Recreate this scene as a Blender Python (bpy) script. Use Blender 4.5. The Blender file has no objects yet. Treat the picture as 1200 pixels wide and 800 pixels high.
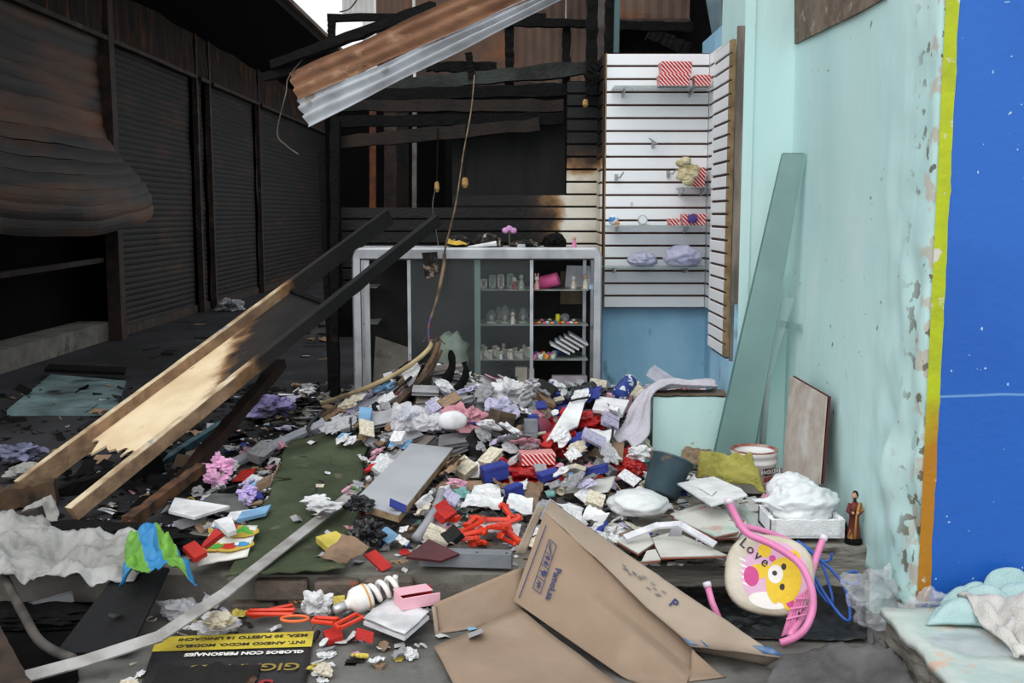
import bpy, bmesh, math, random
from mathutils import Vector, Matrix, noise, Euler
R = random.Random(7)
PI = math.pi
scene = bpy.context.scene
COL = scene.collection
# ------------------------------------------------------------------ camera
F, EYE, HORIZON = 1237.0, 1.54, 250.0            # focal length in pixels of a 1200x800 frame
PITCH = math.atan((400 - HORIZON) / F)
cam_d = bpy.data.cameras.new('camera'); cam = bpy.data.objects.new('camera', cam_d); COL.objects.link(cam)
cam_d.sensor_width = 36; cam_d.lens = 36 * F / 1200; cam_d.clip_start = .05; cam_d.clip_end = 200
cam.location = (0, 0, EYE); cam.rotation_euler = (PI / 2 - PITCH, 0, 0)
scene.camera = cam
# ------------------------------------------------------------------ overcast sky
world = bpy.data.worlds.new('overcast_sky'); scene.world = world; world.use_nodes = True
bg = world.node_tree.nodes['Background']
bg.inputs[0].default_value = (.93, .97, 1.0, 1); bg.inputs[1].default_value = .80
sun_d = bpy.data.lights.new('sun_through_cloud', 'SUN'); sun = bpy.data.objects.new('sun_through_cloud', sun_d)
COL.objects.link(sun); sun_d.energy = 1.15; sun_d.angle = math.radians(60); sun_d.color = (1, .98, .95)
sun.rotation_euler = (math.radians(42), 0, math.radians(-22))
vs = scene.view_settings
vs.view_transform = 'Standard'; vs.look = 'None'; vs.gamma = 1; vs.use_curve_mapping = False; vs.exposure = .45
scene.render.film_transparent = False

# ------------------------------------------------------------------ from photograph to place
def ray(u, v):
    a, b = (u - 600) / F, -(v - 400) / F
    c, s = math.cos(PITCH), math.sin(PITCH)
    return Vector((a, c + b * s, -s + b * c))
CAM = Vector((0, 0, EYE))
def PY(u, v, y): d = ray(u, v); return CAM + d * (y / d.y)
def PZ(u, v, z): d = ray(u, v); return CAM + d * ((z - EYE) / d.z)
def PX(u, v, x): d = ray(u, v); return CAM + d * (x / d.x)
def S(a, b, t):
    t = max(0, min(1, (t - a) / (b - a))); return t * t * (3 - 2 * t)
def nz(x, y=0, z=0): return noise.noise(Vector((x, y, z)))
STREET = -.22
KERB = -.13                                       # pavement strip before the raised floor, at the left
def edge_y(x): return 4.38 if x < .45 else 4.77
def H(x, y):
    """height of the rubbish heap above the raised floor"""
    if y < edge_y(x): return KERB if x < .04 else STREET
    h = .02 + .05 * S(4.5, 5.6, y)
    h += .30 * S(5.4, 7.1, y) * S(-1.75, -.45, x) * (1 - .75 * S(.75, 1.0, x) * (1 - S(6.3, 6.5, y)))
    h += .22 * math.exp(-((x + .56) / .30) ** 2 - ((y - 7.1) / .36) ** 2)
    h += .07 * math.exp(-((x + .15) / .5) ** 2 - ((y - 6.6) / .4) ** 2)
    h *= .35 + .65 * S(-2.6, -1.3, x)
    h += .025 * nz(x * 4, y * 4) * S(4.8, 6, y) * S(-2.5, -1, x)
    return max(h, .008)
def G(u, v, lift=0.0):
    d = ray(u, v); t = 3.2
    while t < 26:
        p = CAM + d * t
        if p.z - lift <= H(p.x, p.y): break
        t += .012 if t < 9 else .05
    return p
def GR(u, v, lift=0):
    p = G(u, v, 0); return Vector((p.x, p.y, p.z + lift))

# ------------------------------------------------------------------ materials
def lin(c): c /= 255; return c / 12.92 if c <= .04045 else ((c + .055) / 1.055) ** 2.4
def C(*rgb): return tuple(lin(x) for x in rgb) + (1,)
MATS = {}
def mat(key, col, rough=.7, col2=None, ns=5, lo=.4, hi=.65, bump=.15, bs=35, metal=0, stretch=(1, 1, 1), spec=.35,
        see=0, sheen=0, jit=0, col3=None, ns3=12, lo3=.6, hi3=.68, world=False, detail=6):
    """see = share of light let straight through (thin glass, thin plastic film)"""
    if key in MATS: return MATS[key]
    m = bpy.data.materials.new(key); m.use_nodes = True; MATS[key] = m
    nt = m.node_tree; N = nt.nodes; L = nt.links
    b = N['Principled BSDF']; b.inputs['Roughness'].default_value = rough; b.inputs['Metallic'].default_value = metal
    b.inputs['Specular IOR Level'].default_value = spec
    b.inputs['Base Color'].default_value = C(*col)
    tc = N.new('ShaderNodeTexCoord'); mp = N.new('ShaderNodeMapping'); mp.inputs['Scale'].default_value = stretch
    if world:
        g = N.new('ShaderNodeNewGeometry'); L.new(g.outputs['Position'], mp.inputs[0])
    else: L.new(tc.outputs['Object'], mp.inputs[0])
    out = None
    def layer(prev, c, sc, l, h, off):
        n = N.new('ShaderNodeTexNoise'); n.inputs['Scale'].default_value = sc; n.inputs['Detail'].default_value = detail
        a = N.new('ShaderNodeVectorMath'); a.inputs[1].default_value = (off, off * .7, off * .3)
        L.new(mp.outputs[0], a.inputs[0]); L.new(a.outputs[0], n.inputs['Vector'])
        r = N.new('ShaderNodeMapRange'); r.inputs[1].default_value = l; r.inputs[2].default_value = h
        L.new(n.outputs['Fac'], r.inputs[0])
        x = N.new('ShaderNodeMix'); x.data_type = 'RGBA'; L.new(r.outputs[0], x.inputs[0])
        if isinstance(prev, tuple): x.inputs[6].default_value = prev
        else: L.new(prev, x.inputs[6])
        x.inputs[7].default_value = C(*c); return x.outputs[2]
    out = C(*col)
    if col2: out = layer(out, col2, ns, lo, hi, 3.1)
    if col3: out = layer(out, col3, ns3, lo3, hi3, 11.7)
    if jit:
        oi = N.new('ShaderNodeObjectInfo'); hs = N.new('ShaderNodeHueSaturation')
        r = N.new('ShaderNodeMapRange'); r.inputs[3].default_value = 1 - jit; r.inputs[4].default_value = 1 + jit * .5
        L.new(oi.outputs['Random'], r.inputs[0]); L.new(r.outputs[0], hs.inputs['Value'])
        if isinstance(out, tuple): hs.inputs['Color'].default_value = out
        else: L.new(out, hs.inputs['Color'])
        out = hs.outputs[0]
    if not isinstance(out, tuple): L.new(out, b.inputs['Base Color'])
    if bump:
        n = N.new('ShaderNodeTexNoise'); n.inputs['Scale'].default_value = bs; n.inputs['Detail'].default_value = 4
        L.new(mp.outputs[0], n.inputs['Vector'])
        bp = N.new('ShaderNodeBump'); bp.inputs['Strength'].default_value = bump; bp.inputs['Distance'].default_value = .02
        L.new(n.outputs['Fac'], bp.inputs['Height']); L.new(bp.outputs[0], b.inputs['Normal'])
    if see:
        t = N.new('ShaderNodeBsdfTransparent'); ms = N.new('ShaderNodeMixShader'); ms.inputs[0].default_value = 1 - see
        L.new(t.outputs[0], ms.inputs[1]); L.new(b.outputs[0], ms.inputs[2]); L.new(ms.outputs[0], N['Material Output'].inputs[0])
    return m
def mix_by(m, fac_build, col, rough=None):
    """lay a further colour over a material where fac_build(nodes, links) gives 1"""
    nt = m.node_tree; N = nt.nodes; L = nt.links; b = N['Principled BSDF']
    x = N.new('ShaderNodeMix'); x.data_type = 'RGBA'
    src = b.inputs['Base Color'].links[0].from_socket if b.inputs['Base Color'].links else None
    if src: L.new(src, x.inputs[6])
    else: x.inputs[6].default_value = b.inputs['Base Color'].default_value
    x.inputs[7].default_value = C(*col); L.new(fac_build(N, L), x.inputs[0]); L.new(x.outputs[2], b.inputs['Base Color'])
    return m
def mth(N, L, op, a, b=0.0):
    n = N.new('ShaderNodeMath'); n.operation = op; n.use_clamp = False
    for i, q in enumerate((a, b)):
        if isinstance(q, (int, float)): n.inputs[i].default_value = q
        else: L.new(q, n.inputs[i])
    return n.outputs[0]
def axis(N, L, which, worldspace=True):
    if worldspace: s = N.new('ShaderNodeNewGeometry').outputs['Position']
    else: s = N.new('ShaderNodeTexCoord').outputs['Object']
    x = N.new('ShaderNodeSeparateXYZ'); L.new(s, x.inputs[0]); return x.outputs[which]
def nfac(N, L, sc, detail=5, worldspace=True):
    n = N.new('ShaderNodeTexNoise'); n.inputs['Scale'].default_value = sc; n.inputs['Detail'].default_value = detail
    s = N.new('ShaderNodeNewGeometry').outputs['Position'] if worldspace else N.new('ShaderNodeTexCoord').outputs['Object']
    L.new(s, n.inputs['Vector']); return n.outputs['Fac']
def ramp01(N, L, val, a, b):
    r = N.new('ShaderNodeMapRange'); r.interpolation_type = 'SMOOTHSTEP'
    r.inputs[1].default_value = a; r.inputs[2].default_value = b; L.new(val, r.inputs[0]); return r.outputs[0]

# ------------------------------------------------------------------ mesh helpers
def tag(o, label=None, cat=None, group=None, kind=None):
    if label: o['label'] = label
    if cat: o['category'] = cat
    if group: o['group'] = group
    if kind: o['kind'] = kind
    return o
def thing(name, label, cat, loc=(0, 0, 0), group=None):
    o = bpy.data.objects.new(name, None); COL.objects.link(o); o.location = loc; o.empty_display_size = .05
    return tag(o, label, cat, group)
class B:
    def __init__(s): s.v = []; s.f = []; s.mi = []; s.m = 0
    def add(s, vs, fs):
        k = len(s.v); s.v += [Vector(p) for p in vs]
        for f in fs: s.f.append([i + k for i in f]); s.mi.append(s.m)
        return s
    def hexa(s, p):   # 8 corners: 4 bottom ring then 4 top ring
        return s.add(p, [(3, 2, 1, 0), (4, 5, 6, 7), (0, 1, 5, 4), (1, 2, 6, 5), (2, 3, 7, 6), (3, 0, 4, 7)])
    def box(s, a, b):
        x0, y0, z0 = a; x1, y1, z1 = b
        return s.hexa([(x0, y0, z0), (x1, y0, z0), (x1, y1, z0), (x0, y1, z0), (x0, y0, z1), (x1, y0, z1), (x1, y1, z1), (x0, y1, z1)])
    def rbox(s, a, b, r=.004):
        """box with chamfered edges"""
        x0, y0, z0 = a; x1, y1, z1 = b; bm = bmesh.new(); bmesh.ops.create_cube(bm, size=1)
        for v in bm.verts: v.co = Vector(((x0 + x1) / 2 + v.co.x * (x1 - x0), (y0 + y1) / 2 + v.co.y * (y1 - y0), (z0 + z1) / 2 + v.co.z * (z1 - z0)))
        bmesh.ops.bevel(bm, geom=bm.edges[:], offset=r, segments=1, affect='EDGES')
        bm.verts.index_update(); s.add([v.co.copy() for v in bm.verts], [[v.index for v in f.verts] for f in bm.faces]); bm.free(); return s
    def beam(s, p, q, w, h=None, up=(0, 0, 1), jag=0, seg=1):
        p, q = Vector(p), Vector(q); h = h or w; d = (q - p).normalized(); upv = Vector(up)
        if abs(d.dot(upv)) > .97: upv = Vector((0, 1, 0))
        a = d.cross(upv).normalized(); b = a.cross(d); rings = []
        for i in range(seg + 1):
            c = p.lerp(q, i / seg); k = 1 if not jag else 1 + jag * nz(i * 1.7, p.x * 5, p.z * 5)
            off = (a * nz(i * .9, p.y * 7) + b * nz(i * .8, p.x * 9, 4)) * jag * w * .5
            rings.append([c + off + a * sx * w / 2 * k + b * sz * h / 2 * k for sx, sz in ((-1, -1), (1, -1), (1, 1), (-1, 1))])
        vs = [x for r in rings for x in r]; fs = [(3, 2, 1, 0), tuple(4 * seg + i for i in range(4))]
        for i in range(seg):
            for k in range(4): fs.append((4 * i + k, 4 * i + (k + 1) % 4, 4 * i + 4 + (k + 1) % 4, 4 * i + 4 + k))
        return s.add(vs, fs)
    def tube(s, pts, r, n=8, caps=True):
        pts = [Vector(p) for p in pts]; rings = []; prev = None; m = len(pts)
        for i, p in enumerate(pts):
            d = (pts[min(i + 1, m - 1)] - pts[max(i - 1, 0)]).normalized()
            if prev is None: prev = d.orthogonal().normalized()
            a = (prev - d * prev.dot(d)).normalized(); prev = a; b = d.cross(a); rr = r[i] if isinstance(r, (list, tuple)) else r
            rings.append([p + (a * math.cos(2 * PI * k / n) + b * math.sin(2 * PI * k / n)) * rr for k in range(n)])
        vs = [x for q in rings for x in q]; fs = []
        for i in range(m - 1):
            for k in range(n): fs.append((i * n + k, i * n + (k + 1) % n, (i + 1) * n + (k + 1) % n, (i + 1) * n + k))
        if caps: fs += [tuple(range(n - 1, -1, -1)), tuple((m - 1) * n + k for k in range(n))]
        return s.add(vs, fs)
    def lathe(s, prof, c=(0, 0, 0), n=20, M=None, caps=True):
        vs = []; fs = []; c = Vector(c)
        for r, z in prof:
            for k in range(n):
                p = Vector((r * math.cos(2 * PI * k / n), r * math.sin(2 * PI * k / n), z)); vs.append((M @ p if M else p) + c)
        for i in range(len(prof) - 1):
            for k in range(n): fs.append((i * n + k, i * n + (k + 1) % n, (i + 1) * n + (k + 1) % n, (i + 1) * n + k))
        if caps and prof[0][0] > 1e-5: fs.append(tuple(range(n - 1, -1, -1)))
        if caps and prof[-1][0] > 1e-5: fs.append(tuple((len(prof) - 1) * n + k for k in range(n)))
        return s.add(vs, fs)
    def plate(s, pts, t, nrm=None):
        """flat polygon pts (3D) with thickness t below it"""
        pts = [Vector(p) for p in pts]; n = len(pts); nn = Vector((0, 0, 0)); c = sum(pts, Vector()) / n
        for i in range(n): nn += (pts[i] - c).cross(pts[(i + 1) % n] - c)
        nn.normalize()
        if nrm and nn.dot(Vector(nrm)) < 0: pts.reverse(); nn = -nn
        flat = [p - nn * (p - c).dot(nn) for p in pts]
        return s.add([p - nn * t for p in flat] + flat, [tuple(range(n - 1, -1, -1)), tuple(range(n, 2 * n))] +
                     [(i, (i + 1) % n, n + (i + 1) % n, n + i) for i in range(n)])
    def sheet(s, fn, nu, nv, t=.003):
        """thick sheet over fn(u, v) with u, v in 0..1"""
        P = [[Vector(fn(i / nu, j / nv)) for j in range(nv + 1)] for i in range(nu + 1)]; top = []; bot = []
        for i in range(nu + 1):
            for j in range(nv + 1):
                du = P[min(i + 1, nu)][j] - P[max(i - 1, 0)][j]; dv = P[i][min(j + 1, nv)] - P[i][max(j - 1, 0)]
                n = du.cross(dv); n = n.normalized() if n.length > 1e-12 else Vector((0, 0, 1))
                top.append(P[i][j] + n * t / 2); bot.append(P[i][j] - n * t / 2)
        k = len(top); w = nv + 1; fs = []
        for i in range(nu):
            for j in range(nv):
                q = (i * w + j, (i + 1) * w + j, (i + 1) * w + j + 1, i * w + j + 1); fs.append(q); fs.append(tuple(x + k for x in reversed(q)))
        rim = [(i * w, (i + 1) * w) for i in range(nu)] + [(nu * w + j, nu * w + j + 1) for j in range(nv)] + \
              [((i + 1) * w + nv, i * w + nv) for i in range(nu)] + [(j + 1, j) for j in range(nv)]
        for a, b in rim: fs.append((b, a, a + k, b + k))
        return s.add(top + bot, fs)
    def blob(s, c, rad, amp=.3, fr=2.0, seed=0, sub=3, flat=0.0, ridge=True):
        """crumpled ball: rad = (x, y, z) half sizes; flat = how much of the underside is pressed level"""
        V, Fc = ico(sub); c = Vector(c); rad = Vector(rad); vs = []
        for p in V:
            q = p * fr + Vector((seed * 3.7, seed * 1.3, -seed * 2.1)); n = noise.noise(q); n2 = noise.noise(q * 2.7)
            k = 1 + amp * ((1 - 2 * abs(n)) * .7 + n2 * .6 if ridge else n * 1.2)
            if ridge == 'cell':
                dd = noise.voronoi(q)[0]; k = 1 + amp * (1.6 * (dd[0] - .45) + .9 * n) - amp * .5 * max(0, .12 - (dd[1] - dd[0])) * 8
            d = Vector((p.x * rad.x, p.y * rad.y, p.z * rad.z)) * k
            if flat and d.z < -rad.z * (1 - flat): d.z = -rad.z * (1 - flat)
            vs.append(c + d)
        return s.add(vs, Fc)
    def mesh(s, name, mats, smooth=False, off=Vector((0, 0, 0))):
        me = bpy.data.meshes.new(name); me.from_pydata([tuple(p - off) for p in s.v], [], s.f)
        for m in (mats if isinstance(mats, (list, tuple)) else [mats]): me.materials.append(m)
        if s.m: me.polygons.foreach_set('material_index', s.mi)
        if smooth: me.polygons.foreach_set('use_smooth', [True] * len(me.polygons))
        me.update(); return me
    def build(s, name, mats, parent=None, smooth=False, origin=None):
        """one linked mesh object; verts are in world space; origin at the parent or at the base of the mesh"""
        chain = Vector((0, 0, 0)); q = parent
        while q is not None: chain += q.location; q = q.parent
        off = Vector((0, 0, 0))
        if parent is None:
            if origin is None:
                lo = Vector([min(p[i] for p in s.v) for i in range(3)]); hi = Vector([max(p[i] for p in s.v) for i in range(3)])
                off = Vector(((lo.x + hi.x) / 2, (lo.y + hi.y) / 2, lo.z))
            else: off = Vector(origin)
        o = bpy.data.objects.new(name, s.mesh(name, mats, smooth, chain + off)); COL.objects.link(o); o.location = off; o.parent = parent
        return o
_ico = {}
def ico(sub):
    if sub not in _ico:
        bm = bmesh.new(); bmesh.ops.create_icosphere(bm, subdivisions=sub, radius=1); bm.verts.index_update()
        _ico[sub] = ([v.co.copy() for v in bm.verts], [[v.index for v in f.verts] for f in bm.faces]); bm.free()
    return _ico[sub]
def bil(a, b, c, d):
    """bilinear patch a(0,0) b(1,0) c(1,1) d(0,1)"""
    a, b, c, d = (Vector(p) for p in (a, b, c, d)); return lambda u, v: a.lerp(b, u).lerp(d.lerp(c, u), v)
def wavy(base, amp, fr, seed=0, d=(0, 0, 1)):
    d = Vector(d)
    def fn(u, v):
        p = base(u, v); q = p * fr + Vector((seed, seed * 2, 0))
        return p + d * amp * (1.4 * noise.noise(q) + .7 * (1 - 2 * abs(noise.noise(q * 2.1))) * .8 + .4 * noise.noise(q * 4.3))
    return fn
def text(body, size, M, parent, m, name='lettering', extr=.0008, bold=0, align='CENTER', shear=0, sx=1):
    cu = bpy.data.curves.new(name, 'FONT'); cu.body = body; cu.size = size; cu.extrude = extr; cu.offset = bold; cu.align_x = align
    cu.align_y = 'CENTER'; cu.resolution_u = 3; cu.shear = shear
    t = bpy.data.objects.new(name, cu); COL.objects.link(t); bpy.context.view_layer.update()
    me = bpy.data.meshes.new_from_object(t.evaluated_get(bpy.context.evaluated_depsgraph_get())); bpy.data.objects.remove(t); bpy.data.curves.remove(cu)
    me.transform(M @ Matrix.Diagonal((sx, 1, 1, 1))); me.materials.clear(); me.materials.append(m); o = bpy.data.objects.new(name, me); COL.objects.link(o)
    if parent: o.parent = parent; me.transform(Matrix.Translation(-chainloc(parent)))
    return o
def chainloc(q):
    c = Vector((0, 0, 0))
    while q is not None: c += q.location; q = q.parent
    return c
def frame(o, xdir, ydir):
    x = Vector(xdir).normalized(); z = x.cross(Vector(ydir)).normalized(); y = z.cross(x)
    M = Matrix((x, y, z)).transposed().to_4x4(); M.translation = Vector(o); return M
def floor_z(x, y):
    """top of the paving or raised floor at a place"""
    return 0.0 if y >= edge_y(x) else (KERB if x < .04 else STREET)
from mathutils.bvhtree import BVHTree
def kin(o):
    out = [o]
    for c in o.children: out += kin(c)
    return out
def world_mesh(o):
    """vertices and faces of a thing with its parts, in the place's own coordinates"""
    V, Fc = [], []
    for q in kin(o):
        if q.type != 'MESH': continue
        M = Matrix.LocRotScale(q.location, q.rotation_euler, q.scale); r = q.parent
        while r is not None: M = Matrix.LocRotScale(r.location, r.rotation_euler, r.scale) @ M; r = r.parent
        k = len(V); V += [M @ v.co for v in q.data.vertices]; Fc += [[i + k for i in p.vertices] for p in q.data.polygons]
    return V, Fc
def tree_of(*objs):
    V, Fc = [], []
    for o in objs:
        v, f = world_mesh(o); k = len(V); V += v; Fc += [[i + k for i in q] for q in f]
    return BVHTree.FromPolygons(V, Fc)
def drape(fn, objs, gap=.008, top=1.2):
    """lay a sheet over things: no point of it below what lies under it"""
    T = tree_of(*objs) if objs else None
    def g(u, v):
        p = Vector(fn(u, v)); z = floor_z(p.x, p.y) + .005
        if T:
            h = T.ray_cast(Vector((p.x, p.y, top)), Vector((0, 0, -1)))
            if h[0] is not None: z = max(z, h[0].z + gap)
        p.z = max(p.z, z); return p
    return g
def copy_tree(o, parent=None, delta=None):
    c = o.copy(); COL.objects.link(c); c.parent = parent
    if delta is not None: c.location = o.location + Vector(delta)
    for ch in o.children: copy_tree(ch, c)
    return c
# ------------------------------------------------------------------ the materials of the place
teal = mat('teal_plaster', (198, 231, 229), .75, (182, 222, 219), 1.6, .4, .75, .2, 18, col3=(218, 238, 237), ns3=1.6, lo3=.5, hi3=.75, world=True, stretch=(1, 1, .45))
mix_by(teal, lambda N, L: ramp01(N, L, nfac(N, L, 16, 6), .70, .74), (120, 128, 122))
mix_by(teal, lambda N, L: mth(N, L, 'MULTIPLY', ramp01(N, L, nfac(N, L, 5.5, 8), .55, .60), ramp01(N, L, mth(N, L, 'ADD', axis(N, L, 2), mth(N, L, 'MULTIPLY', axis(N, L, 1), 1.2)), 5.55, 5.0)), (150, 132, 98))
mix_by(teal, lambda N, L: ramp01(N, L, nfac(N, L, 7.3, 3), .76, .78), (214, 176, 200))
mix_by(teal, lambda N, L: mth(N, L, 'MULTIPLY', ramp01(N, L, nfac(N, L, 9, 7), .50, .56), ramp01(N, L, axis(N, L, 1), 4.33, 4.24)), (196, 194, 182))
mix_by(teal, lambda N, L: mth(N, L, 'MULTIPLY', ramp01(N, L, nfac(N, L, 13, 6), .58, .61), ramp01(N, L, axis(N, L, 1), 4.5, 4.25)), (120, 118, 104))
blue = mat('blue_gloss_paint', (34, 99, 188), .45, (28, 90, 178), 1.5, .4, .7, .12, 30, spec=.4, world=True)
mix_by(blue, lambda N, L: ramp01(N, L, nfac(N, L, 30, 2), .745, .76), (170, 200, 225))
mix_by(blue, lambda N, L: ramp01(N, L, mth(N, L, 'ABSOLUTE', mth(N, L, 'ADD', mth(N, L, 'ADD', axis(N, L, 2), -.78), mth(N, L, 'MULTIPLY', nfac(N, L, 2.2, 2), -.06))), .007, .002), (105, 150, 205))
lime = mat('lime_paint_band', (176, 190, 24), .55, (160, 172, 30), 6, world=True, bump=.2)
mix_by(lime, lambda N, L: ramp01(N, L, mth(N, L, 'ADD', axis(N, L, 2), mth(N, L, 'MULTIPLY', nfac(N, L, 6), .3)), 1.0, .72), (172, 116, 24))
mix_by(lime, lambda N, L: ramp01(N, L, nfac(N, L, 9, 6), .64, .68), (205, 200, 190))
ltblue = mat('pale_blue_paint', (160, 204, 228), .7, (132, 184, 214), 3, .35, .7, .2, 18, world=True, stretch=(1, 1, .5), col3=(70, 105, 125), ns3=7, lo3=.62, hi3=.75)
greyblue = mat('grey_blue_plaster', (120, 140, 150), .8, (86, 104, 112), 3, world=True)
barebrick = mat('bare_plaster', (128, 112, 98), .9, (98, 84, 72), 6, .4, .65, .5, 20, col3=(160, 148, 132), ns3=9, world=True)
concrete = mat('worn_concrete', (128, 124, 116), .9, (88, 84, 78), 3.5, .35, .7, .5, 18, col3=(60, 58, 54), ns3=6, lo3=.58, hi3=.75, world=True)
sootfloor = mat('sooty_floor', (46, 46, 50), .85, (20, 20, 21), 1.6, .35, .65, .4, 16, col3=(78, 76, 76), ns3=4.5, lo3=.64, hi3=.8, world=True)
street_m = mat('street_paving', (118, 116, 112), .9, (84, 82, 78), 2.5, .35, .7, .4, 22, col3=(52, 50, 48), ns3=5, lo3=.6, hi3=.75, world=True)
char = mat('charred_wood', (13, 12, 12), .8, (6, 6, 6), 9, bump=.6, bs=30, col3=(44, 38, 34), ns3=7, lo3=.68, hi3=.82, world=True, spec=.15)
soot = mat('soot_black', (11, 10, 10), .95, (6, 6, 6), 5, bump=.3, world=True, spec=.1)
rustshut = mat('rusted_shutter', (22, 20, 20), .7, (13, 12, 12), 3, .4, .65, .25, 25, col3=(58, 36, 22), ns3=1.7, lo3=.56, hi3=.78, world=True, stretch=(1, .5, 2.5), spec=.3)
rustshut1 = mat('buckled_rusted_shutter', (36, 32, 31), .65, (20, 19, 19), 3, .4, .65, .25, 25, col3=(104, 62, 32), ns3=1.1, lo3=.44, hi3=.7, world=True, stretch=(1, .35, 2.2), spec=.4)
rustfas = mat('rusted_fascia', (48, 33, 23), .8, (24, 20, 18), 3, .35, .6, .2, 25, col3=(104, 62, 26), ns3=6, lo3=.54, hi3=.75, world=True, stretch=(1, 3.5, .3))
rustpole = mat('rusted_steel', (58, 42, 34), .75, (32, 27, 25), 7, bump=.3, world=True, col3=(86, 78, 72), ns3=4, lo3=.6, hi3=.8)
rustwall = mat('rusty_sheet', (96, 76, 64), .75, (62, 46, 38), 1.6, .35, .65, .2, 20, col3=(126, 78, 46), ns3=2.6, lo3=.55, hi3=.75, world=True)
alu = mat('brushed_aluminium', (196, 198, 202), .38, (164, 166, 170), 6, .4, .7, .06, 60, metal=.55, col3=(96, 92, 88), ns3=10, lo3=.66, hi3=.8, world=True)
slatwhite = mat('white_laminate', (246, 247, 249), .45, (236, 238, 241), 2, .45, .7, .03, 40, world=True, col3=(186, 182, 178), ns3=9, lo3=.70, hi3=.8)
mdf = mat('brown_fibreboard', (84, 54, 40), .85, (62, 40, 32), 8, world=True)
mdf_edge = mat('tan_fibreboard_edge', (150, 128, 96), .85, (120, 98, 70), 12, world=True)
def burnt(name):
    m = mat(name, (226, 222, 212), .6, (206, 198, 182), 3, world=True, bump=.25, bs=45)
    def amount(N, L, a, b):
        x = axis(N, L, 0); z = axis(N, L, 2)
        # clean at the right and low, burnt to the left and above
        s = mth(N, L, 'MAXIMUM', mth(N, L, 'MULTIPLY', mth(N, L, 'ADD', x, -.46), -2.0), mth(N, L, 'MULTIPLY', mth(N, L, 'ADD', z, -1.80), 2.3))
        s = mth(N, L, 'ADD', s, mth(N, L, 'MULTIPLY', mth(N, L, 'ADD', nfac(N, L, 5, 6), -.5), .9))
        return ramp01(N, L, s, a, b)
    mix_by(m, lambda N, L: amount(N, L, .02, .28), (158, 120, 78))
    mix_by(m, lambda N, L: amount(N, L, .16, .46), (58, 42, 32))
    mix_by(m, lambda N, L: amount(N, L, .34, .72), (11, 10, 10))
    return m
slatburnt = burnt('scorched_laminate')

def structure(o): o['kind'] = 'structure'; return o
def wallbox(name, a, b, m): return structure(B().box(a, b).build(name, m))

# ------------------------------------------------------------------ ground
wallbox('floor', (-9, -1, STREET - .2), (6, 4.5, STREET), street_m)
wallbox('floor_kerb', (-9, 2.6, STREET - .1), (.04, 4.4, KERB), street_m)
b = B(); b.sheet(lambda u, v: (-4 + 2.42 * u + .08 * nz(v * 6, 2) * (u > .9), 3.3 + 1.12 * v, KERB + .006 + .006 * nz(u * 20, v * 9)), 40, 14, .008); structure(b.build('floor_ash_layer', soot))
slab = B(); slab.box((-9, 4.38, -.4), (.45, 9.2, 0)).build('floor_slab', concrete)['kind'] = 'structure'
def slabtop():
    def fn(u, v):
        p = Vector((.45 + 1.25 * u, 4.77 + .6 * v, 0)); return p
    b = B(); b.box((.45, 4.77, -.4), (3.2, 9.2, -.001)); return b
structure(slabtop().build('floor_slab_edge', mat('cracked_concrete', (150, 145, 137), .9, (112, 107, 100), 3.5, .35, .65, .8, 9, col3=(54, 50, 46), ns3=4, lo3=.58, hi3=.68, world=True, stretch=(1, 1, 5))))
wallbox('floor_passage', (-9, 9.2, -.4), (3, 34, -.004), sootfloor)
# broad charred area of the raised floor, at the left
b = B(); b.sheet(lambda u, v: (-9 + 7.35 * u + .35 * nz(v * 9, 3) * (u > .9), 5.05 + 4.3 * v - .25 * nz(u * 9, 7), .006 + .004 * nz(u * 40, v * 40)), 50, 30, .006)
structure(b.build('floor_soot_layer', sootfloor))
# ------------------------------------------------------------------ right side: teal wall, blue front, pilaster, low wall
def teal_wall():
    b = B(); Y0, Y1, Z0, Z1 = 4.2, 6.32, -.1, 4.2; nu, nv = 90, 150
    def fn(u, v):
        y = Y0 + (Y1 - Y0) * u; z = Z0 + (Z1 - Z0) * v
        rough = S(5.0, 4.3, y) * (.4 + .6 * S(2.4, .4, z)) + .35 * S(1.0, 0, z)
        d = .012 * nz(y * 2, z * 1.2) + rough * (.03 * nz(y * 8, z * 5, 2) + .006 * nz(y * 17, z * 12, 5) - .01)
        bul = .055 * math.exp(-((y - 4.52) / .08) ** 2 - ((z - .42) / .14) ** 2) + .04 * math.exp(-((y - 4.42) / .1) ** 2 - ((z - .1) / .16) ** 2)
        e = S(4.2, 4.23, y)
        return Vector((1.66 - (d + bul) * (0 if y > 6.25 else 1) + (1 - e) * .02 + 0, y, z))
    b.sheet(fn, nu, nv, .02); b.box((1.675, 4.215, -.3), (1.95, 6.3, 4.2)); return b
structure(teal_wall().build('wall_right', teal, smooth=True))
wb = B()
wb.box((1.685, 4.185, -.22), (5.5, 4.6, 4.6)); structure(wb.build('wall_front', blue))
lb = B()   # painted band beside the corner, worn along its edge
def band(u, v):
    z = -.05 + 4.2 * v; w = .05 + .006 * nz(z * 7) + .004 * nz(z * 31)
    return Vector((1.668 + w * u, 4.183 + .004 * (1 - S(0, .15, u)), z))
lb.sheet(band, 3, 120, .004); structure(lb.build('trim_1', lime))
# a bare patch where the paint has come away, high up on the teal wall
b = B(); pts = [PX(u, v, 1.632) for u, v in ((931, -40), (931, 52), (952, 41), (985, 25), (1012, 11), (1036, -2), (1040, -40))]
b.plate(pts, .05, (-1, 0, 0)); structure(b.build('wall_bare_patch', barebrick))
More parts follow.
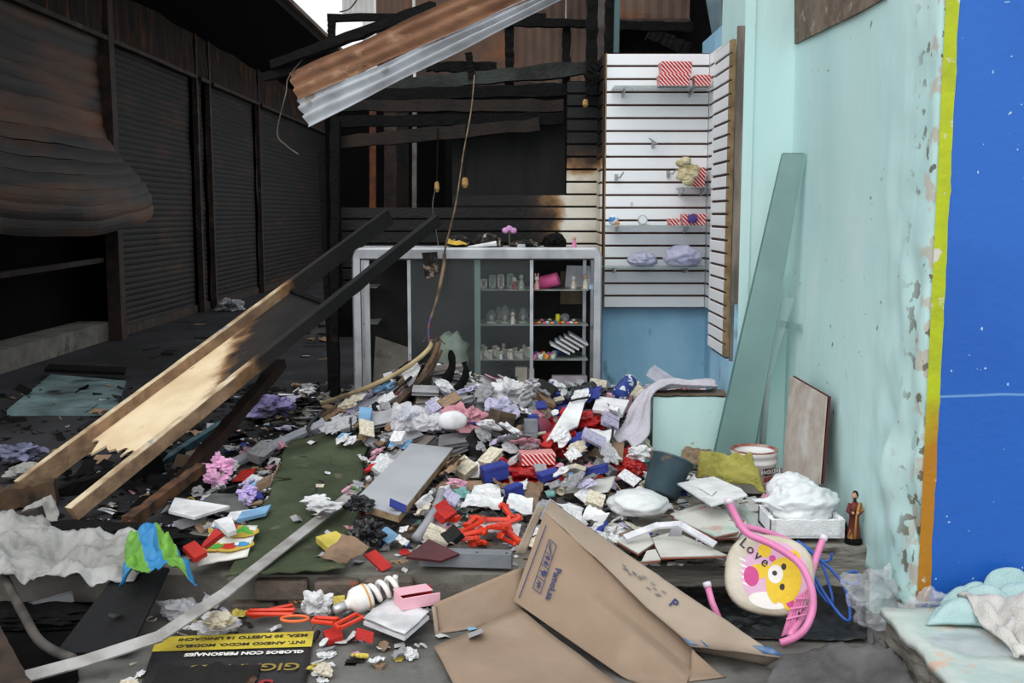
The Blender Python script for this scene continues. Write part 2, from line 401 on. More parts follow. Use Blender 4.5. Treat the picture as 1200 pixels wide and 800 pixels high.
# pilaster: frontal teal face, with the raised band at its left arris
b = B(); b.box((1.35, 6.3, -.1), (1.9, 6.98, 4.2)); structure(b.build('wall_pilaster', teal))
b = B(); b.box((1.352, 6.285, .43), (1.41, 6.301, 4.2)); structure(b.build('trim_2', teal))
b = B(); b.beam((1.337, 6.31, .62), (1.337, 6.31, 2.62), .05, .03, up=(0, 1, 0), jag=.15, seg=20); structure(b.build('trim_3', mat('weathered_wood', (138, 126, 116), .9, (92, 84, 78), 14, stretch=(1, 1, .2), world=True, bump=.4)))
zlo_panel = PY(709, 361, 8.2).z
wallbox('wall_blue_return', (1.53, 6.98, -.1), (1.60, 8.7, 2.9), ltblue)
b = B(); b.box((1.305, 6.285, -.05), (1.352, 6.9, .655)); b.box((1.33, 6.285, .655), (1.352, 6.41, 1.0)); structure(b.build('wall_blue_jamb', ltblue))
wallbox('wall_blue_back', (.715, 8.32, -.1), (1.53, 8.5, 1.0), ltblue)
b = B(); b.box((.58, 8.30, -.1), (.714, 8.36, zlo_panel - .005)); structure(b.build('trim_4', mat('dark_blue_paint', (52, 92, 124), .6, (38, 70, 98), 6, world=True)))
# low teal wall with bare broken top
def lowwall():
    b = B()
    def top(x): return .435 + .012 * nz(x * 9, 2)
    n = 16; xs = [.855 + .5 * i / n for i in range(n + 1)]
    vs = []; fs = []
    for x in xs: vs += [(x, 6.3, -.05), (x, 6.3, top(x)), (x, 6.46, top(x) + .01), (x, 6.46, -.05)]
    for i in range(n):
        for k in range(3): fs.append((4 * i + k, 4 * i + 4 + k, 4 * i + 5 + k, 4 * i + 1 + k))
    fs += [(0, 1, 2, 3), (4 * n + 3, 4 * n + 2, 4 * n + 1, 4 * n)]
    return b.add(vs, fs)
structure(lowwall().build('wall_low', teal))
b = B(); b.sheet(lambda u, v: (.86 + .49 * u, 6.305 + .15 * v, .452 + .01 * nz(u * 12, v * 5)), 14, 4, .014); structure(b.build('wall_low_cap', barebrick))
# upper right background: grey-blue slope of the neighbour and sky-blue sheet
b = B(); b.hexa([PY(822, -30, 8.9), PY(846, -30, 8.7), PY(846, 70, 8.7), PY(838, 62, 8.9), PY(822, -30, 9.1), PY(846, -30, 9.1), PY(846, 70, 9.1), PY(838, 62, 9.1)]); structure(b.build('wall_far_slope', greyblue))
b = B(); b.box((1.40, 6.98, 2.9), (1.75, 7.2, 4.4)); structure(b.build('wall_upper_blue', ltblue))

# ------------------------------------------------------------------ left: passage of burnt shops
XL = -5.0
def PL(u): return -XL / ((600 - u) / F)          # depth of an image column on the left wall
wallbox('wall_left', (XL - .6, 6.0, -.1), (XL - .35, 34, 4.5), soot)
wallbox('wall_left_base', (XL - .36, 6.0, -.05), (XL + .05, PL(122) + .04, .22), concrete)
wallbox('ceiling', (XL - .6, 6.0, 4.27), (-3.06, 34, 4.4), soot)
b = B(); b.box((XL - .6, 6.0, 4.38), (-3.0, 34, 4.44)); structure(b.build('ceiling_sheet', rustwall))
wallbox('wall_back', (XL - .6, 30, -.1), (-1.3, 30.3, 5), soot)
wallbox('wall_far_building', (-4.6, 33.4, -.1), (5, 33.8, 14), mat('pale_render', (196, 196, 194), .9, (170, 168, 166), 1.2, world=True))
bounds = [6.6, PL(122), PL(226), PL(241), PL(299), 29.5]
SHUT_LABEL = ['buckled rusty roller shutter bulging out and open at the bottom', 'tall scorched roller shutter with pale streaks near its top',
              'narrow scorched shutter strip between two rusty posts', 'dark scorched roller shutter beyond the narrow strip', 'black roller shutter at the far end of the burnt passage']
for i in range(5):
    y0, y1 = bounds[i] + .1, bounds[i + 1] - .1
    t = thing('roller_shutter', SHUT_LABEL[i], 'shutter', (XL, (y0 + y1) / 2, 1.15 if i == 0 else 0), 'roller shutters of the burnt shops')
    if i == 0:
        zb, zt, n = 1.36, 3.62, 15; dz = (zt - zb) / n
        def prof(y, z):   # the curtain bellies outwards at its lower end
            k = S(2.7, 1.5, z); e = S(9.0, 11.2, y) * (1 - .35 * S(12.6, 13.2, y)); return k * (.30 + .30 * e) + .03 * nz(y * 1.4, z * 2)
        for j in range(n):
            b = B(); z0 = zb + dz * j
            def fn(u, v):
                y = y0 + (y1 - y0) * u * (1 + .016 * S(2.2, 1.4, z0)); z = z0 + dz * v - .12 * S(2.4, 1.3, z0) * math.sin(max(0, (u - .43) / .57) * 3.0) + .16 * S(2.2, 1.36, z0) * max(0, (u - .43) / .57) + .02 * nz(y * 2, z0)
                return Vector((XL + .08 + prof(y, z0 + dz * v) + (.012 * math.sin(PI * v) + .012 * v), y, z))
            b.sheet(fn, 40, 4, .006); b.build('slat', rustshut1, t)
        b = B(); b.beam((XL + .02, y0, .9), (XL + .02, y1, .98), .06, .06); b.build('sill_bar', rustpole, t)
    else:
        b = B(); n = 46 if i < 4 else 40; zt = 3.62
        def fn(u, v):
            z = zt * v; return Vector((XL + .05 + .011 * abs(math.sin(PI * v * n)) + .02 * nz(u * 3 + i * 9, v * 6), y0 + (y1 - y0) * u, z))
        b.sheet(fn, 6, n * 4, .008); tag(b.build('curtain', rustshut, t), kind='stuff')
        b = B(); b.box((XL + .03, y0, 0), (XL + .09, y1, .12)); b.build('bottom_bar', rustpole, t)
    # fascia of ribbed sheet above
    b = B(); zf0, zf1 = (3.62, 4.24)
    nn = max(4, int((y1 - y0) / .13))
    b.sheet(lambda u, v: (XL + .16 + .018 * math.sin(u * nn * 2 * PI) + .03 * nz(u * 4 + i, v * 2), y0 + (y1 - y0) * u, min(4.262, zf0 + (zf1 - zf0) * v - .06 * nz(u * 3 + i * 3))), nn * 4, 4, .006)
    b.build('fascia', rustfas, t)
    b = B(); b.beam((XL + .19, y0, zf0 - .02), (XL + .19, y1, zf0 - .02), .05, .05, jag=.3, seg=12); b.build('fascia_rail', rustpole, t)
POSTLAB = ['rusty square post beside the buckled shutter', 'rusty post on the near side of the narrow shutter strip', 'rusty post on the far side of the narrow shutter strip',
           'rusty post before the far end shutter']
for i, yy in enumerate(bounds[1:5]):
    b = B(); w = .16 if i == 0 else .075; b.beam((XL + .14, yy, 0), (XL + .14, yy, 4.26), w, w, jag=.06, seg=12); o = b.build('steel_post', rustpole); tag(o, POSTLAB[i], 'post', 'posts of the burnt shops')
# dark interior seen under the open shutter
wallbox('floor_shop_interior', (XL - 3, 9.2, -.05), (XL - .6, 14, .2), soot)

# ------------------------------------------------------------------ behind the stall
wallbox('wall_rear_left', (-2.3, 13.2, -.1), (-.75, 13.3, 3.1), soot)
wallbox('wall_rear_dark', (-.75, 12.0, -.1), (4.0, 12.15, 2.9), soot)
wallbox('wall_rear_high', (1.0, 12.2, 2.6), (4.0, 12.3, 4.6), soot)
wallbox('wall_rear_side', (3.9, 8.5, -.1), (4.0, 12.0, 6), soot)
SH = [(400, 438, -60, 20, 'narrow'), (440, 484, -60, 100, ''), (486, 596, -60, 100, ''), (600, 662, -60, 100, ''), (664, 722, -60, 100, ''), (724, 808, -60, 26, '')]
LB = ['pale grey rusty sheet standing behind the burnt stall', 'rusty brown sheet beside the pale grey sheet', 'broad rusty sheet behind the hanging roof sheet', 'mottled rusty sheet behind the charred posts', 'rusty sheet behind the thick black posts', 'rusty sheet with a folded lip above the white slatted panel']
for i, (u0, u1, v0, v1, _) in enumerate(SH):
    yy = 12.1 - .04 * i if i else 16
    a, c = PY(u0, v0, yy), PY(u1, v1, yy); b = B(); n = 6
    b.sheet(lambda u, v: (a.x + (c.x - a.x) * u, yy - .012 * nz(u * 3 + i, v * 3) - .01 * math.sin(u * n * 2 * PI), c.z + (a.z - c.z) * v), 24, 8, .01)
    t = thing('rusty_sheet', LB[i], 'metal sheet', (a.x, yy, c.z), 'rusty sheets behind the stall'); b.build('panel', rustwall if i else MATS['pale_render'], t)
    b = B(); b.beam((a.x, yy - .04, c.z), (c.x, yy - .04, c.z), .05, .06); b.build('lip', rustpole, t)
def timber(name, label, p, q, w, h=None, m=char, cat='beam', jag=.25, seg=14, group='charred timbers of the burnt stall'):
    b = B(); b.beam(p, q, w, h or w, jag=jag, seg=seg); return tag(b.build(name, m), label, cat, group)
def tpx(label, u0, v0, u1, v1, y, px, y1=None, name='charred_beam', m=char, cat='beam', **k):
    return timber(name, label, PY(u0, v0, y), PY(u1, v1, y1 or y), px * y / F, None, m, cat, **k)
tpx('charred horizontal rail before the bright sky gap', 384, 21, 640, 20, 8.9, 8)
tpx('short charred upright below the rail in the sky gap', 389, 18, 388, 62, 8.9, 8, name='charred_post', cat='post')
tpx('charred rail high behind the hanging roof sheet', 560, 25, 700, 28, 8.85, 9)
tpx('charred upright hanging from the high rail', 597, 25, 597, 100, 8.9, 10, name='charred_post', cat='post')
tpx('slim charred upright before the mottled rusty sheet', 664, 28, 663, 112, 8.92, 9, name='charred_post', cat='post')
tpx('thick black post left of the grey pole', 694, -40, 693, 112, 8.55, 12, name='charred_post', cat='post')
tpx('thick black post right of the grey pole', 716, -40, 714, 62, 8.55, 11, name='charred_post', cat='post')
tpx('thin grey metal pole between two black posts', 705, -40, 704, 120, 8.7, 6, name='metal_pole', m=mat('dull_steel', (122, 116, 114), .6, (82, 74, 70), 8, world=True), cat='pole', jag=0)
tpx('thin teal painted pole beside the white slatted panel', 724, -40, 722, 62, 8.42, 6, name='metal_pole', m=mat('teal_pole_paint', (70, 96, 98), .6), cat='pole', jag=0)
tpx('charred beam along the top of the rear opening', 500, 78, 582, 79, 8.8, 11)
tpx('scorched green beam sloping down to the left', 400, 107, 700, 78, 8.75, 15, m=mat('scorched_green_paint', (44, 50, 46), .7, (18, 17, 16), 4, world=True, bump=.4))
tpx('broad charred beam under the sloping green beam', 398, 113, 690, 104, 8.72, 13)
tpx('charred beam with brown patches under the broad beam', 392, 124, 660, 124, 8.7, 13, m=mat('scorched_brown', (36, 25, 18), .8, (10, 9, 9), 4, world=True, bump=.4))
tpx('long charred lintel above the rear opening', 388, 143, 660, 139, 8.68, 13)
tpx('slanting charred plank below the lintel', 388, 168, 632, 146, 8.62, 14, m=MATS['scorched_brown'])
tpx('charred post at the left end of the stall', 393, 140, 392, 462, 8.5, 10, name='charred_post', cat='post')
tpx('leaning charred stick beside the left post', 376, 178, 388, 455, 8.6, 6, name='charred_stick', cat='stick')
tpx('small charred block hooked on the broken beam', 549, 62, 553, 92, 8.7, 8, name='charred_post', cat='post')
tpx('broken charred bracket by the thick black post', 688, 92, 701, 72, 8.14, 9)
tpx('broad scorched beam by the blue strip', 725, 30, 812, 32, 9.2, 10)
tpx('charred joist in the dark above the slatted panel', 760, 38, 806, 60, 9.6, 16)
tpx('rusty orange conduit in the rear opening', 437, 130, 437, 448, 9.6, 7, name='conduit', m=mat('rust_orange', (112, 62, 36), .8, (70, 42, 30), 9, world=True), cat='pipe', jag=.05)
tpx('dull grey pipe in the rear opening', 486, 130, 485, 446, 9.7, 5, name='conduit', m=MATS['dull_steel'], cat='pipe', jag=0)
tpx('dark brown board upright in the rear opening', 458, 130, 458, 442, 9.9, 14, name='upright_board', m=rustpole, cat='board', jag=.05)
tpx('brown board upright beside the grey pipe', 472, 130, 473, 438, 10.2, 12, name='upright_board', m=MATS['scorched_brown'], cat='board', jag=.05)
b = B(); pts = [PY(530, 138, 8.85), PY(662, 138, 8.85), PY(662, 466, 8.85), PY(530, 466, 8.85)]; b.plate(pts, .02)
tag(b.build('burnt_board', mat('greenish_char', (22, 23, 19), .75, (10, 9, 9), 3, world=True, stretch=(3, 1, .4), bump=.2)), 'broad soot blackened board closing the rear of the stall', 'board')
# bare yellow wood left showing on the charred frame
for (u, v, w, h, l) in ((392, 154, 7, 9, 'small yellow wood stump on the left charred post'), (545, 214, 8, 12, 'round pale wood knob dangling in the rear opening'), (512, 219, 6, 12, 'orange wood stub dangling beside the pale knob'), (686, 121, 7, 9, 'small yellow wood stump on the right charred post')):
    p = PY(u, v, 8.5); s = 8.5 / F; t = thing('wood_stub', l, 'wood stub', tuple(p))
    b = B(); b.lathe([(w * s * .3, -h * s * .5), (w * s * .5, -h * s * .2), (w * s * .45, h * s * .3), (w * s * .25, h * s * .5)], p, 10); b.build('bare_wood', mat('bare_yellow_wood', (172, 138, 84), .8, (136, 96, 54), 20), t)
    b = B(); b.tube([p + Vector((0, 0, h * s * .4)), p + Vector((.01, .04, h * s * .5 + (.42 if 500 < u < 560 else .1)))], .006); b.build('charred_stem', char, t)


# ------------------------------------------------------------------ slatted display panels
def slat_panel(name, label, x0, x1, y, zlo, rows, m, facing='y', ry=None, pitch=.1, skip=None):
    """rows of grooved slats; facing 'y' = seen from the street, 'x' = seen from the left"""
    t = thing(name, label, 'wall panel', (x0, y, zlo), 'slatted display panels'); first = None
    for r in range(rows):
        z = zlo + r * pitch
        a0, a1 = (x0, x1) if skip is None else skip(r)
        b = B()
        if facing == 'y': b.rbox((a0, y, z + .008), (a1, y + .014, z + pitch - .008), .003)
        else: b.rbox((x0, ry[0], z + .008), (x0 + .014, ry[1], z + pitch - .008), .003)
        if first is None or skip is not None:
            first = b.build('slat', m, t)
        else:
            c = first.copy(); COL.objects.link(c); c.parent = t; c.location = (0, 0, r * pitch)
    return t
top = PY(716, 62, 8.2); bot = PY(709, 361, 8.2)
zlo, zhi = bot.z, top.z; rows = 20; pit = (zhi - zlo) / rows
t = slat_panel('slatwall_panel', 'tall white slatted display panel above the pale blue wall', .72, 1.498, 8.2, zlo, rows, slatwhite, pitch=pit)
B().box((.72, 8.212, zlo), (1.498, 8.235, zhi)).build('backing', mdf, t); B().box((.712, 8.2, zlo), (.72, 8.235, zhi)).build('edge_strip', mdf_edge, t)
# return at its right end
t = slat_panel('slatwall_panel', 'narrow white slatted return in the corner beside the tall panel', 1.500, 1.514, 7.9, zlo, rows, slatwhite, 'x', (7.7, 8.2), pitch=pit)
B().box((1.510, 7.7, zlo), (1.528, 8.2, zhi)).build('backing', mdf, t)
# left narrow return between the two frontal panels
t = slat_panel('slatwall_panel', 'scorched narrow slatted return left of the tall white panel', .685, .70, 8.2, zlo, rows, slatburnt, 'x', (8.24, 8.62), pitch=pit)
B().box((.697, 8.24, zlo), (.708, 8.62, zhi)).build('backing', mdf, t)
# side panel on the pilaster
st, sb = PY(858, 46, 6.42), PY(843, 418, 6.42); rows2 = 24; pit2 = (st.z - sb.z) / rows2
t = slat_panel('slatwall_panel', 'white slatted side panel fixed beside the teal pilaster', 1.293, 1.307, 6.42, sb.z, rows2, slatwhite, 'x', (6.43, 6.93), pitch=pit2)
B().box((1.304, 6.42, sb.z), (1.325, 6.93, st.z)).build('backing', mdf, t)
b = B()
for r in range(rows2): b.box((1.291, 6.414, sb.z + r * pit2 + .006), (1.325, 6.43, sb.z + (r + 1) * pit2 - .006))
b.box((1.306, 6.412, sb.z), (1.328, 6.43, st.z)); b.build('tan_edge', mdf_edge, t)
# burnt panel behind the cabinet
zb = PY(680, 300, 8.64).z; pitb = 14.3 * 8.64 / F
def xs(r):
    a = PY(400, 260, 8.64).x if r < 4 else (PY(530, 260, 8.64).x if r < 5 else PY(664, 200, 8.64).x)
    return (a, .70)
t = slat_panel('slatwall_panel', 'scorched slatted panel behind the display cabinet, white only at its right end', -1.4, .70, 8.64, zb - 3 * pitb, 17, slatburnt, skip=lambda r: xs(r - 3), pitch=pitb)
B().box((.45, 8.652, zb - .3), (.71, 8.67, zb + 14 * pitb)).build('backing', char, t)
B().box((-1.42, 8.652, zb - .5), (.45, 8.67, zb + 3.9 * pitb)).build('backing', char, t)
# ------------------------------------------------------------------ display cabinet
glass = mat('dusty_cabinet_glass', (96, 102, 104), .12, (126, 130, 130), 3, .45, .75, 0, see=.84, spec=.5)
glass_edge = mat('glass_edge', (140, 168, 162), .2, see=.35, bump=0)
darkback = mat('dark_cabinet_back', (34, 31, 30), .8, (20, 19, 18), 4, world=True)
tanback = mat('tan_board', (128, 112, 88), .8, (96, 82, 62), 5, world=True)
CY = 7.6; cx0, cx1 = PY(412, 300, CY).x, PY(706, 300, CY).x; cz = PY(560, 290, CY).z; CB = CY + .52
cab = thing('display_cabinet', 'aluminium framed glass display cabinet with sliding doors and rounded top corners', 'cabinet', ((cx0 + cx1) / 2, CY, 0))
def cu(u): return PY(u, 380, CY).x
def czv(v): return PY(560, v, CY).z
b = B(); out = []; inn = []; r = .075; w = .058; hband = .078
for k in range(9):
    a = PI - k * PI / 16; out.append((cx0 + r + r * math.cos(a), cz - r + r * math.sin(a))); inn.append((cx0 + w + max(0, (k - 4)) * .004, cz - hband))
for k in range(9):
    a = PI / 2 - k * PI / 16; out.append((cx1 - r + r * math.cos(a), cz - r + r * math.sin(a))); inn.append((cx1 - w - max(0, (4 - k)) * .004, cz - hband))
out = [(cx0, 0)] + out + [(cx1, 0)]; inn = [(cx0 + w, 0)] + inn + [(cx1 - w, 0)]
vs = []; fs = []
for (ox, oz), (ix, iz) in zip(out, inn): vs += [(ox, CY + .012, oz), (ix, CY, iz), (ix, CY + .05, iz), (ox, CY + .06, oz), ((ox * .8 + ix * .2), CY - .004, oz * .8 + iz * .2)]
for i in range(len(out) - 1):
    for a_, b_ in ((0, 4), (4, 1), (1, 2), (2, 3), (3, 0)): fs.append((5 * i + a_, 5 * i + b_, 5 * i + 5 + b_, 5 * i + 5 + a_))
b.add(vs, fs); b.build('front_frame', alu, cab)
B().box((cx0 + .03, CY + .05, cz - .022), (cx1 - .03, CB, cz - .003)).build('top', mat('grey_laminate', (182, 184, 188), .5, (120, 116, 112), 6, .45, .7, .1, 30, world=True, col3=(40, 36, 34), ns3=8, lo3=.6, hi3=.7), cab)
for x in (cx0, cx1 - .05): B().box((x, CB - .06, 0), (x + .05, CB, cz - .02)).build('rear_post', alu, cab)
B().box((cx0 + .05, CB - .02, .1), (cx1 - .05, CB, cz - .03)).build('back_panel', darkback, cab)
B().box((cx0 + .05, CY + .05, .2), (cx1 - .05, CB - .02, .24)).build('bottom_panel', MATS['grey_laminate'], cab)
B().box((cu(427), CY + .03, .2), (cu(433), CY + .06, cz - .07)).build('inner_post', alu, cab)
B().box((cu(686), CY + .30, .24), (cu(690), CY + .34, cz - .07)).build('inner_post', alu, cab)
B().box((cu(556), CY + .2, .24), (cu(560), CY + .24, cz - .07)).build('partition_post', mat('pale_metal', (150, 162, 160), .5), cab)
B().box((cu(660), CB - .045, .85), (cu(690), CB - .021, 1.1)).build('back_board', tanback, cab)
for u0, u1, ue, nm in ((478, 563, 479.5, 'a'), (556, 624, 623, 'b')):
    d = B(); yy = CY + (.028 if nm == 'a' else .04); d.box((cu(u0), yy, .22), (cu(u1), yy + .005, cz - .075)); dd = d.build('sliding_door', glass, cab)
    B().box((cu(ue) - .012, yy - .006, .22), (cu(ue) + .012, yy + .012, cz - .075)).build('door_stile', alu, dd)
    if nm == 'a': B().box((cu(556), yy + .006, .22), (cu(563), yy + .011, cz - .075)).build('glass_edge', glass_edge, dd)
B().box((cx0 + .05, CY + .02, cz - .09), (cx1 - .05, CY + .055, cz - .076)).build('door_track', mat('dark_track', (70, 72, 74), .5), cab)
shelfglass = mat('dusty_shelf_glass', (150, 158, 156), .3, (116, 118, 114), 8, see=.15, bump=.05)
SHZ = [czv(342) + .012, czv(383) + .01, czv(424) + .01]
for z in SHZ:
    B().box((cu(560), CY + .06, z - .008), (cu(690), CB - .03, z)).build('shelf', shelfglass, cab)
for z in (czv(338), czv(381)):
    b = B(); b.plate([(cu(424), CY + .08, z), (cu(441), CY + .08, z + .01), (cu(438), CB - .05, z), (cu(422), CB - .05, z)], .007, (0, 0, 1)); b.build('broken_shelf', shelfglass, cab)

# ------------------------------------------------------------------ hanging roof sheet
roof_rust = mat('rusted_roofing', (136, 98, 72), .75, (98, 66, 48), 3.5, .35, .65, .2, 30, col3=(178, 140, 108), ns3=5, lo3=.6, hi3=.75, world=True, stretch=(1, 1, 2.5))
roof_white = mat('bare_zinc_roofing', (188, 192, 198), .6, (150, 152, 156), 4, .4, .65, .1, 30, metal=.15, col3=(116, 104, 88), ns3=6, lo3=.64, hi3=.75, world=True)
L0, L1, L2 = PY(339, 86, 6.1), PY(348, 118, 5.95), PY(361, 149, 5.85)
K0, K1, K2 = PY(640, -52, 4.9), PY(668, -22, 4.8), PY(690, -18, 4.75)
K0, K1, K2 = L0 + (K0 - L0) * 1.45, L1 + (K1 - L1) * 1.45, L2 + (K2 - L2) * 1.45
rs = thing('hanging_roof_sheet', 'bent corrugated roof sheet, rusty above and pale zinc below, hanging over the stall', 'roof sheet', tuple(L2))
nrm = (L0 - L2).cross(K2 - L2).normalized()
def rib(a0, a1, k0, k1, n, amp):
    base = bil(a0, k0, k1, a1)
    return lambda u, v: base(u, v) + nrm * (amp * math.sin(v * n * 2 * PI)) + Vector((0, 0, .012 * nz(u * 6, v * 2)))
b = B(); b.sheet(rib(L0, L1, K0, K1, 2.5, .010), 40, 24, .003); b.build('rusty_side', roof_rust, rs)
b = B(); b.sheet(rib(L1, L2, K1, K2, 2.5, .014), 40, 24, .003); b.build('zinc_side', roof_white, rs)
tpx('charred batten still lying along the hanging roof sheet', 320, 76, 508, 8, 6.15, 10, y1=5.55)
tpx('charred batten end jutting beside the hanging roof sheet', 309, 91, 420, 62, 6.2, 9, y1=6.0)
def cable(name, label, pts, r, m, cat='cable', n=6, sub=6):
    P = [Vector(p) for p in pts]; out = []
    for i in range(len(P) - 1):
        p0, p1, p2, p3 = P[max(i - 1, 0)], P[i], P[i + 1], P[min(i + 2, len(P) - 1)]
        for k in range(sub):
            t = k / sub; out.append(.5 * ((2 * p1) + (p2 - p0) * t + (2 * p0 - 5 * p1 + 4 * p2 - p3) * t * t + (3 * p1 - p0 - 3 * p2 + p3) * t ** 3))
    out.append(P[-1]); b = B(); b.tube(out, r, n); return tag(b.build(name, m, smooth=True), label, cat)
wire_grey = mat('scorched_wire', (96, 88, 80), .7, (52, 46, 42), 9)
cable('wire', 'thin wire dangling from the left end of the hanging roof sheet', [PY(372, 50, 6.05), PY(340, 88, 6.06), PY(335, 110, 6.05), PY(325, 155, 6.0), PY(335, 170, 6.0), PY(350, 181, 6.0)], .004, wire_grey)
cable('wire', 'curled wire above the rail in the sky gap', [PY(398, 14, 8.8), PY(410, 10, 8.8), PY(420, -3, 8.8)], .006, wire_grey)
cable('power_cable', 'burnt cable hanging down before the display cabinet', [PY(556, 88, 8.3), PY(552, 130, 8.0), PY(543, 180, 7.7), PY(534, 240, 7.45), PY(522, 290, 7.4), PY(520, 312, 7.4), PY(512, 350, 7.2), PY(505, 372, 7.0)], [.005] * 18 + [.007] * 8 + [.013] * 10 + [.009] * 7, mat('burnt_sheath', (132, 108, 84), .8, (62, 50, 42), 7, world=True))
cable('wire', 'thin blue and red core hanging from the burnt cable', [PY(505, 371, 7.0), PY(502, 385, 6.92), PY(503, 402, 6.84)], .006, mat('blue_core', (60, 70, 130), .6, (160, 60, 70), 30))
cable('wire', 'thin charred wire hanging behind the cabinet top', [PY(513, 212, 8.5), PY(507, 240, 8.45), PY(511, 270, 8.4), PY(514, 290, 8.3)], .004, wire_grey)
b = B(); c0 = PY(504, 310, 7.38); b.sheet(wavy(bil(PY(494, 296, 7.38), PY(512, 295, 7.38), PY(514, 322, 7.36), PY(498, 327, 7.36)), .02, 18, 3, (0, 1, 0)), 8, 8, .003)
tag(b.build('burnt_paper', mat('burnt_paper', (150, 130, 112), .8, (26, 22, 20), 14, .4, .5)), 'half burnt paper stuck to the hanging cable', 'paper')

# ------------------------------------------------------------------ fallen door with charred rails
A0, A1 = PZ(25, 574, .05), PY(456, 254, 7.95)
B0, B1 = PZ(84, 602, .05), PY(512, 258, 7.5)
woodface = mat('raw_plywood', (226, 206, 172), .7, (206, 182, 146), 4, .4, .7, .12, 30, stretch=(1, 1, 1), col3=(170, 140, 104), ns3=14, lo3=.68, hi3=.74, world=True)
railwood = mat('door_rail_wood', (150, 122, 96), .8, (112, 88, 68), 9, bump=.3, world=True)
railedge = mat('door_edge_wood', (208, 190, 160), .75, (150, 124, 96), 8, world=True, col3=(70, 106, 140), ns3=5, lo3=.62, hi3=.68)
def scorch(m, lo, hi):
    f = lambda a, b_: (lambda N, L: ramp01(N, L, mth(N, L, 'ADD', axis(N, L, 0), mth(N, L, 'MULTIPLY', mth(N, L, 'ADD', nfac(N, L, 6, 5), -.5), .35)), a, b_))
    mix_by(m, f(lo, lo + .12), (132, 96, 62)); mix_by(m, f(lo + .06, hi), (34, 29, 27)); mix_by(m, f(hi, hi + .3), (14, 13, 13))
for m_ in (woodface,): scorch(m_, -1.82, -1.64)
for m_ in (railwood, railedge): scorch(m_, -1.62, -1.42)
door = thing('fallen_door', 'fallen plywood door leaning on the cabinet, pale below and charred black above', 'door', tuple(A0))
def rail(p, q, w, h, name):
    d = (q - p).normalized(); side = (B0 - A0); nn = d.cross(side).normalized(); nn = nn if nn.z > 0 else -nn; sd = nn.cross(d).normalized()
    b = B(); b.beam(p, q, w, h, up=nn, jag=.10, seg=24); o = b.build(name, railwood, door)
    e = B(); e.beam(p + nn * (h / 2 + .002) , q + nn * (h / 2 + .002), w * .96, .005, up=nn, jag=.10, seg=24); e.build('rail_face', railedge, o); return nn
nn = rail(A0, A1, .05, .11, 'rail'); rail(B0, B1, .06, .07, 'rail')
def dpan(u, v):
    jag = .05 * (nz(v * 6, 3) + .5 * nz(v * 17, 9)) if u < .02 else 0
    t = .14 + (.665 - .14) * u + jag + .03 * v * (1 - u); a = A0.lerp(A1, t); c = B0.lerp(B1, t - .03); return a.lerp(c, .02 + .96 * v) - nn * .012
b = B(); b.sheet(dpan, 40, 16, .012); b.build('plywood_panel', woodface, door)
b = B(); b.sheet(lambda u, v: dpan(.985 + .02 * u, v) + nn * .008, 2, 10, .03); b.build('cross_bar', char, door)
tpx('dark rusty bar lying under the fallen door', 330, 425, 190, 590, 6.9, 12, y1=5.5, name='rusty_bar', m=mat('dark_rust', (52, 34, 26), .8, (26, 22, 20), 8, world=True), cat='bar')
tpx('charred rusty strut lying before the fallen door', 150, 612, 236, 548, 4.9, 14, y1=5.6, name='rusty_bar', m=mat('rust_strut', (92, 60, 38), .8, (34, 28, 24), 9, world=True), cat='bar')
tpx('pale blue painted lath lying under the fallen door', 140, 575, 290, 478, 6.0, 10, y1=7.3, name='painted_lath', m=mat('blue_lath', (74, 108, 118), .8, (30, 34, 36), 5, world=True), cat='lath')

# ------------------------------------------------------------------ boards, strips and mat on the floor
def quad(name, label, cat, px, t, m, lift=.02, z=None, flat=True, group=None, amp=0, fr=5, n=12, bend=0, Ys=None):
    if Ys: P = [PY(u, v, y) for (u, v), y in zip(px, Ys)]
    else: P = [PZ(u, v, z) if z is not None else GR(u, v, lift) for u, v in px]
    b = B()
    if amp: b.sheet(wavy(bil(*P), amp, fr, px[0][0]), n, n, t)
    else: b.plate(P, t, (0, -.3, 1))
    return tag(b.build(name, m, smooth=bool(amp)), label, cat, group)
tealboard = mat('teal_board_paint', (112, 136, 138), .8, (70, 84, 86), 3, .35, .65, .2, 20, world=True, col3=(34, 34, 34), ns3=2.6, lo3=.55, hi3=.7)
quad('painted_board', 'pale teal board lying flat on the sooty passage floor', 'board', [(8, 480), (136, 480), (148, 446), (60, 438)], .05, tealboard, z=.055)
quad('charred_board', 'charred board lying over the pale teal board', 'board', [(52, 432), (146, 436), (148, 430), (58, 426)], .03, char, z=.10)
greenmat = mat('dirty_green_carpet', (74, 82, 60), .95, (50, 58, 40), 4, .35, .65, .5, 60, col3=(112, 106, 88), ns3=9, lo3=.64, hi3=.78)
b = B(); b.sheet(lambda u, v: (lambda p: Vector((p.x, p.y, max(p.z, H(p.x, p.y)) + .022 + .012 * nz(p.x * 7, p.y * 7))))(bil(PZ(264, 682, .02), PZ(404, 672, .02), PZ(434, 528, .06), PZ(342, 530, .06))(u, v) + Vector((.06 * nz(v * 5, 2) * (1 if u > .5 else -1), .04 * nz(u * 8), 0))), 26, 30, .008)
tag(b.build('green_carpet', greenmat, smooth=True), 'dirty green carpet strip lying on the stall floor', 'carpet')
whitestrip = mat('dull_aluminium_strip', (176, 174, 172), .5, (140, 136, 132), 8, metal=.3, bump=.15, world=True)
def strip(name, label, pts, w, h, m, cat='strip'):
    b = B(); P = [Vector(p) for p in pts]
    for i in range(len(P) - 1): b.beam(P[i], P[i + 1] + (P[i + 1] - P[i]).normalized() * .01, w, h, up=(0, -.5, 1), seg=4)
    return tag(b.build(name, m), label, cat)
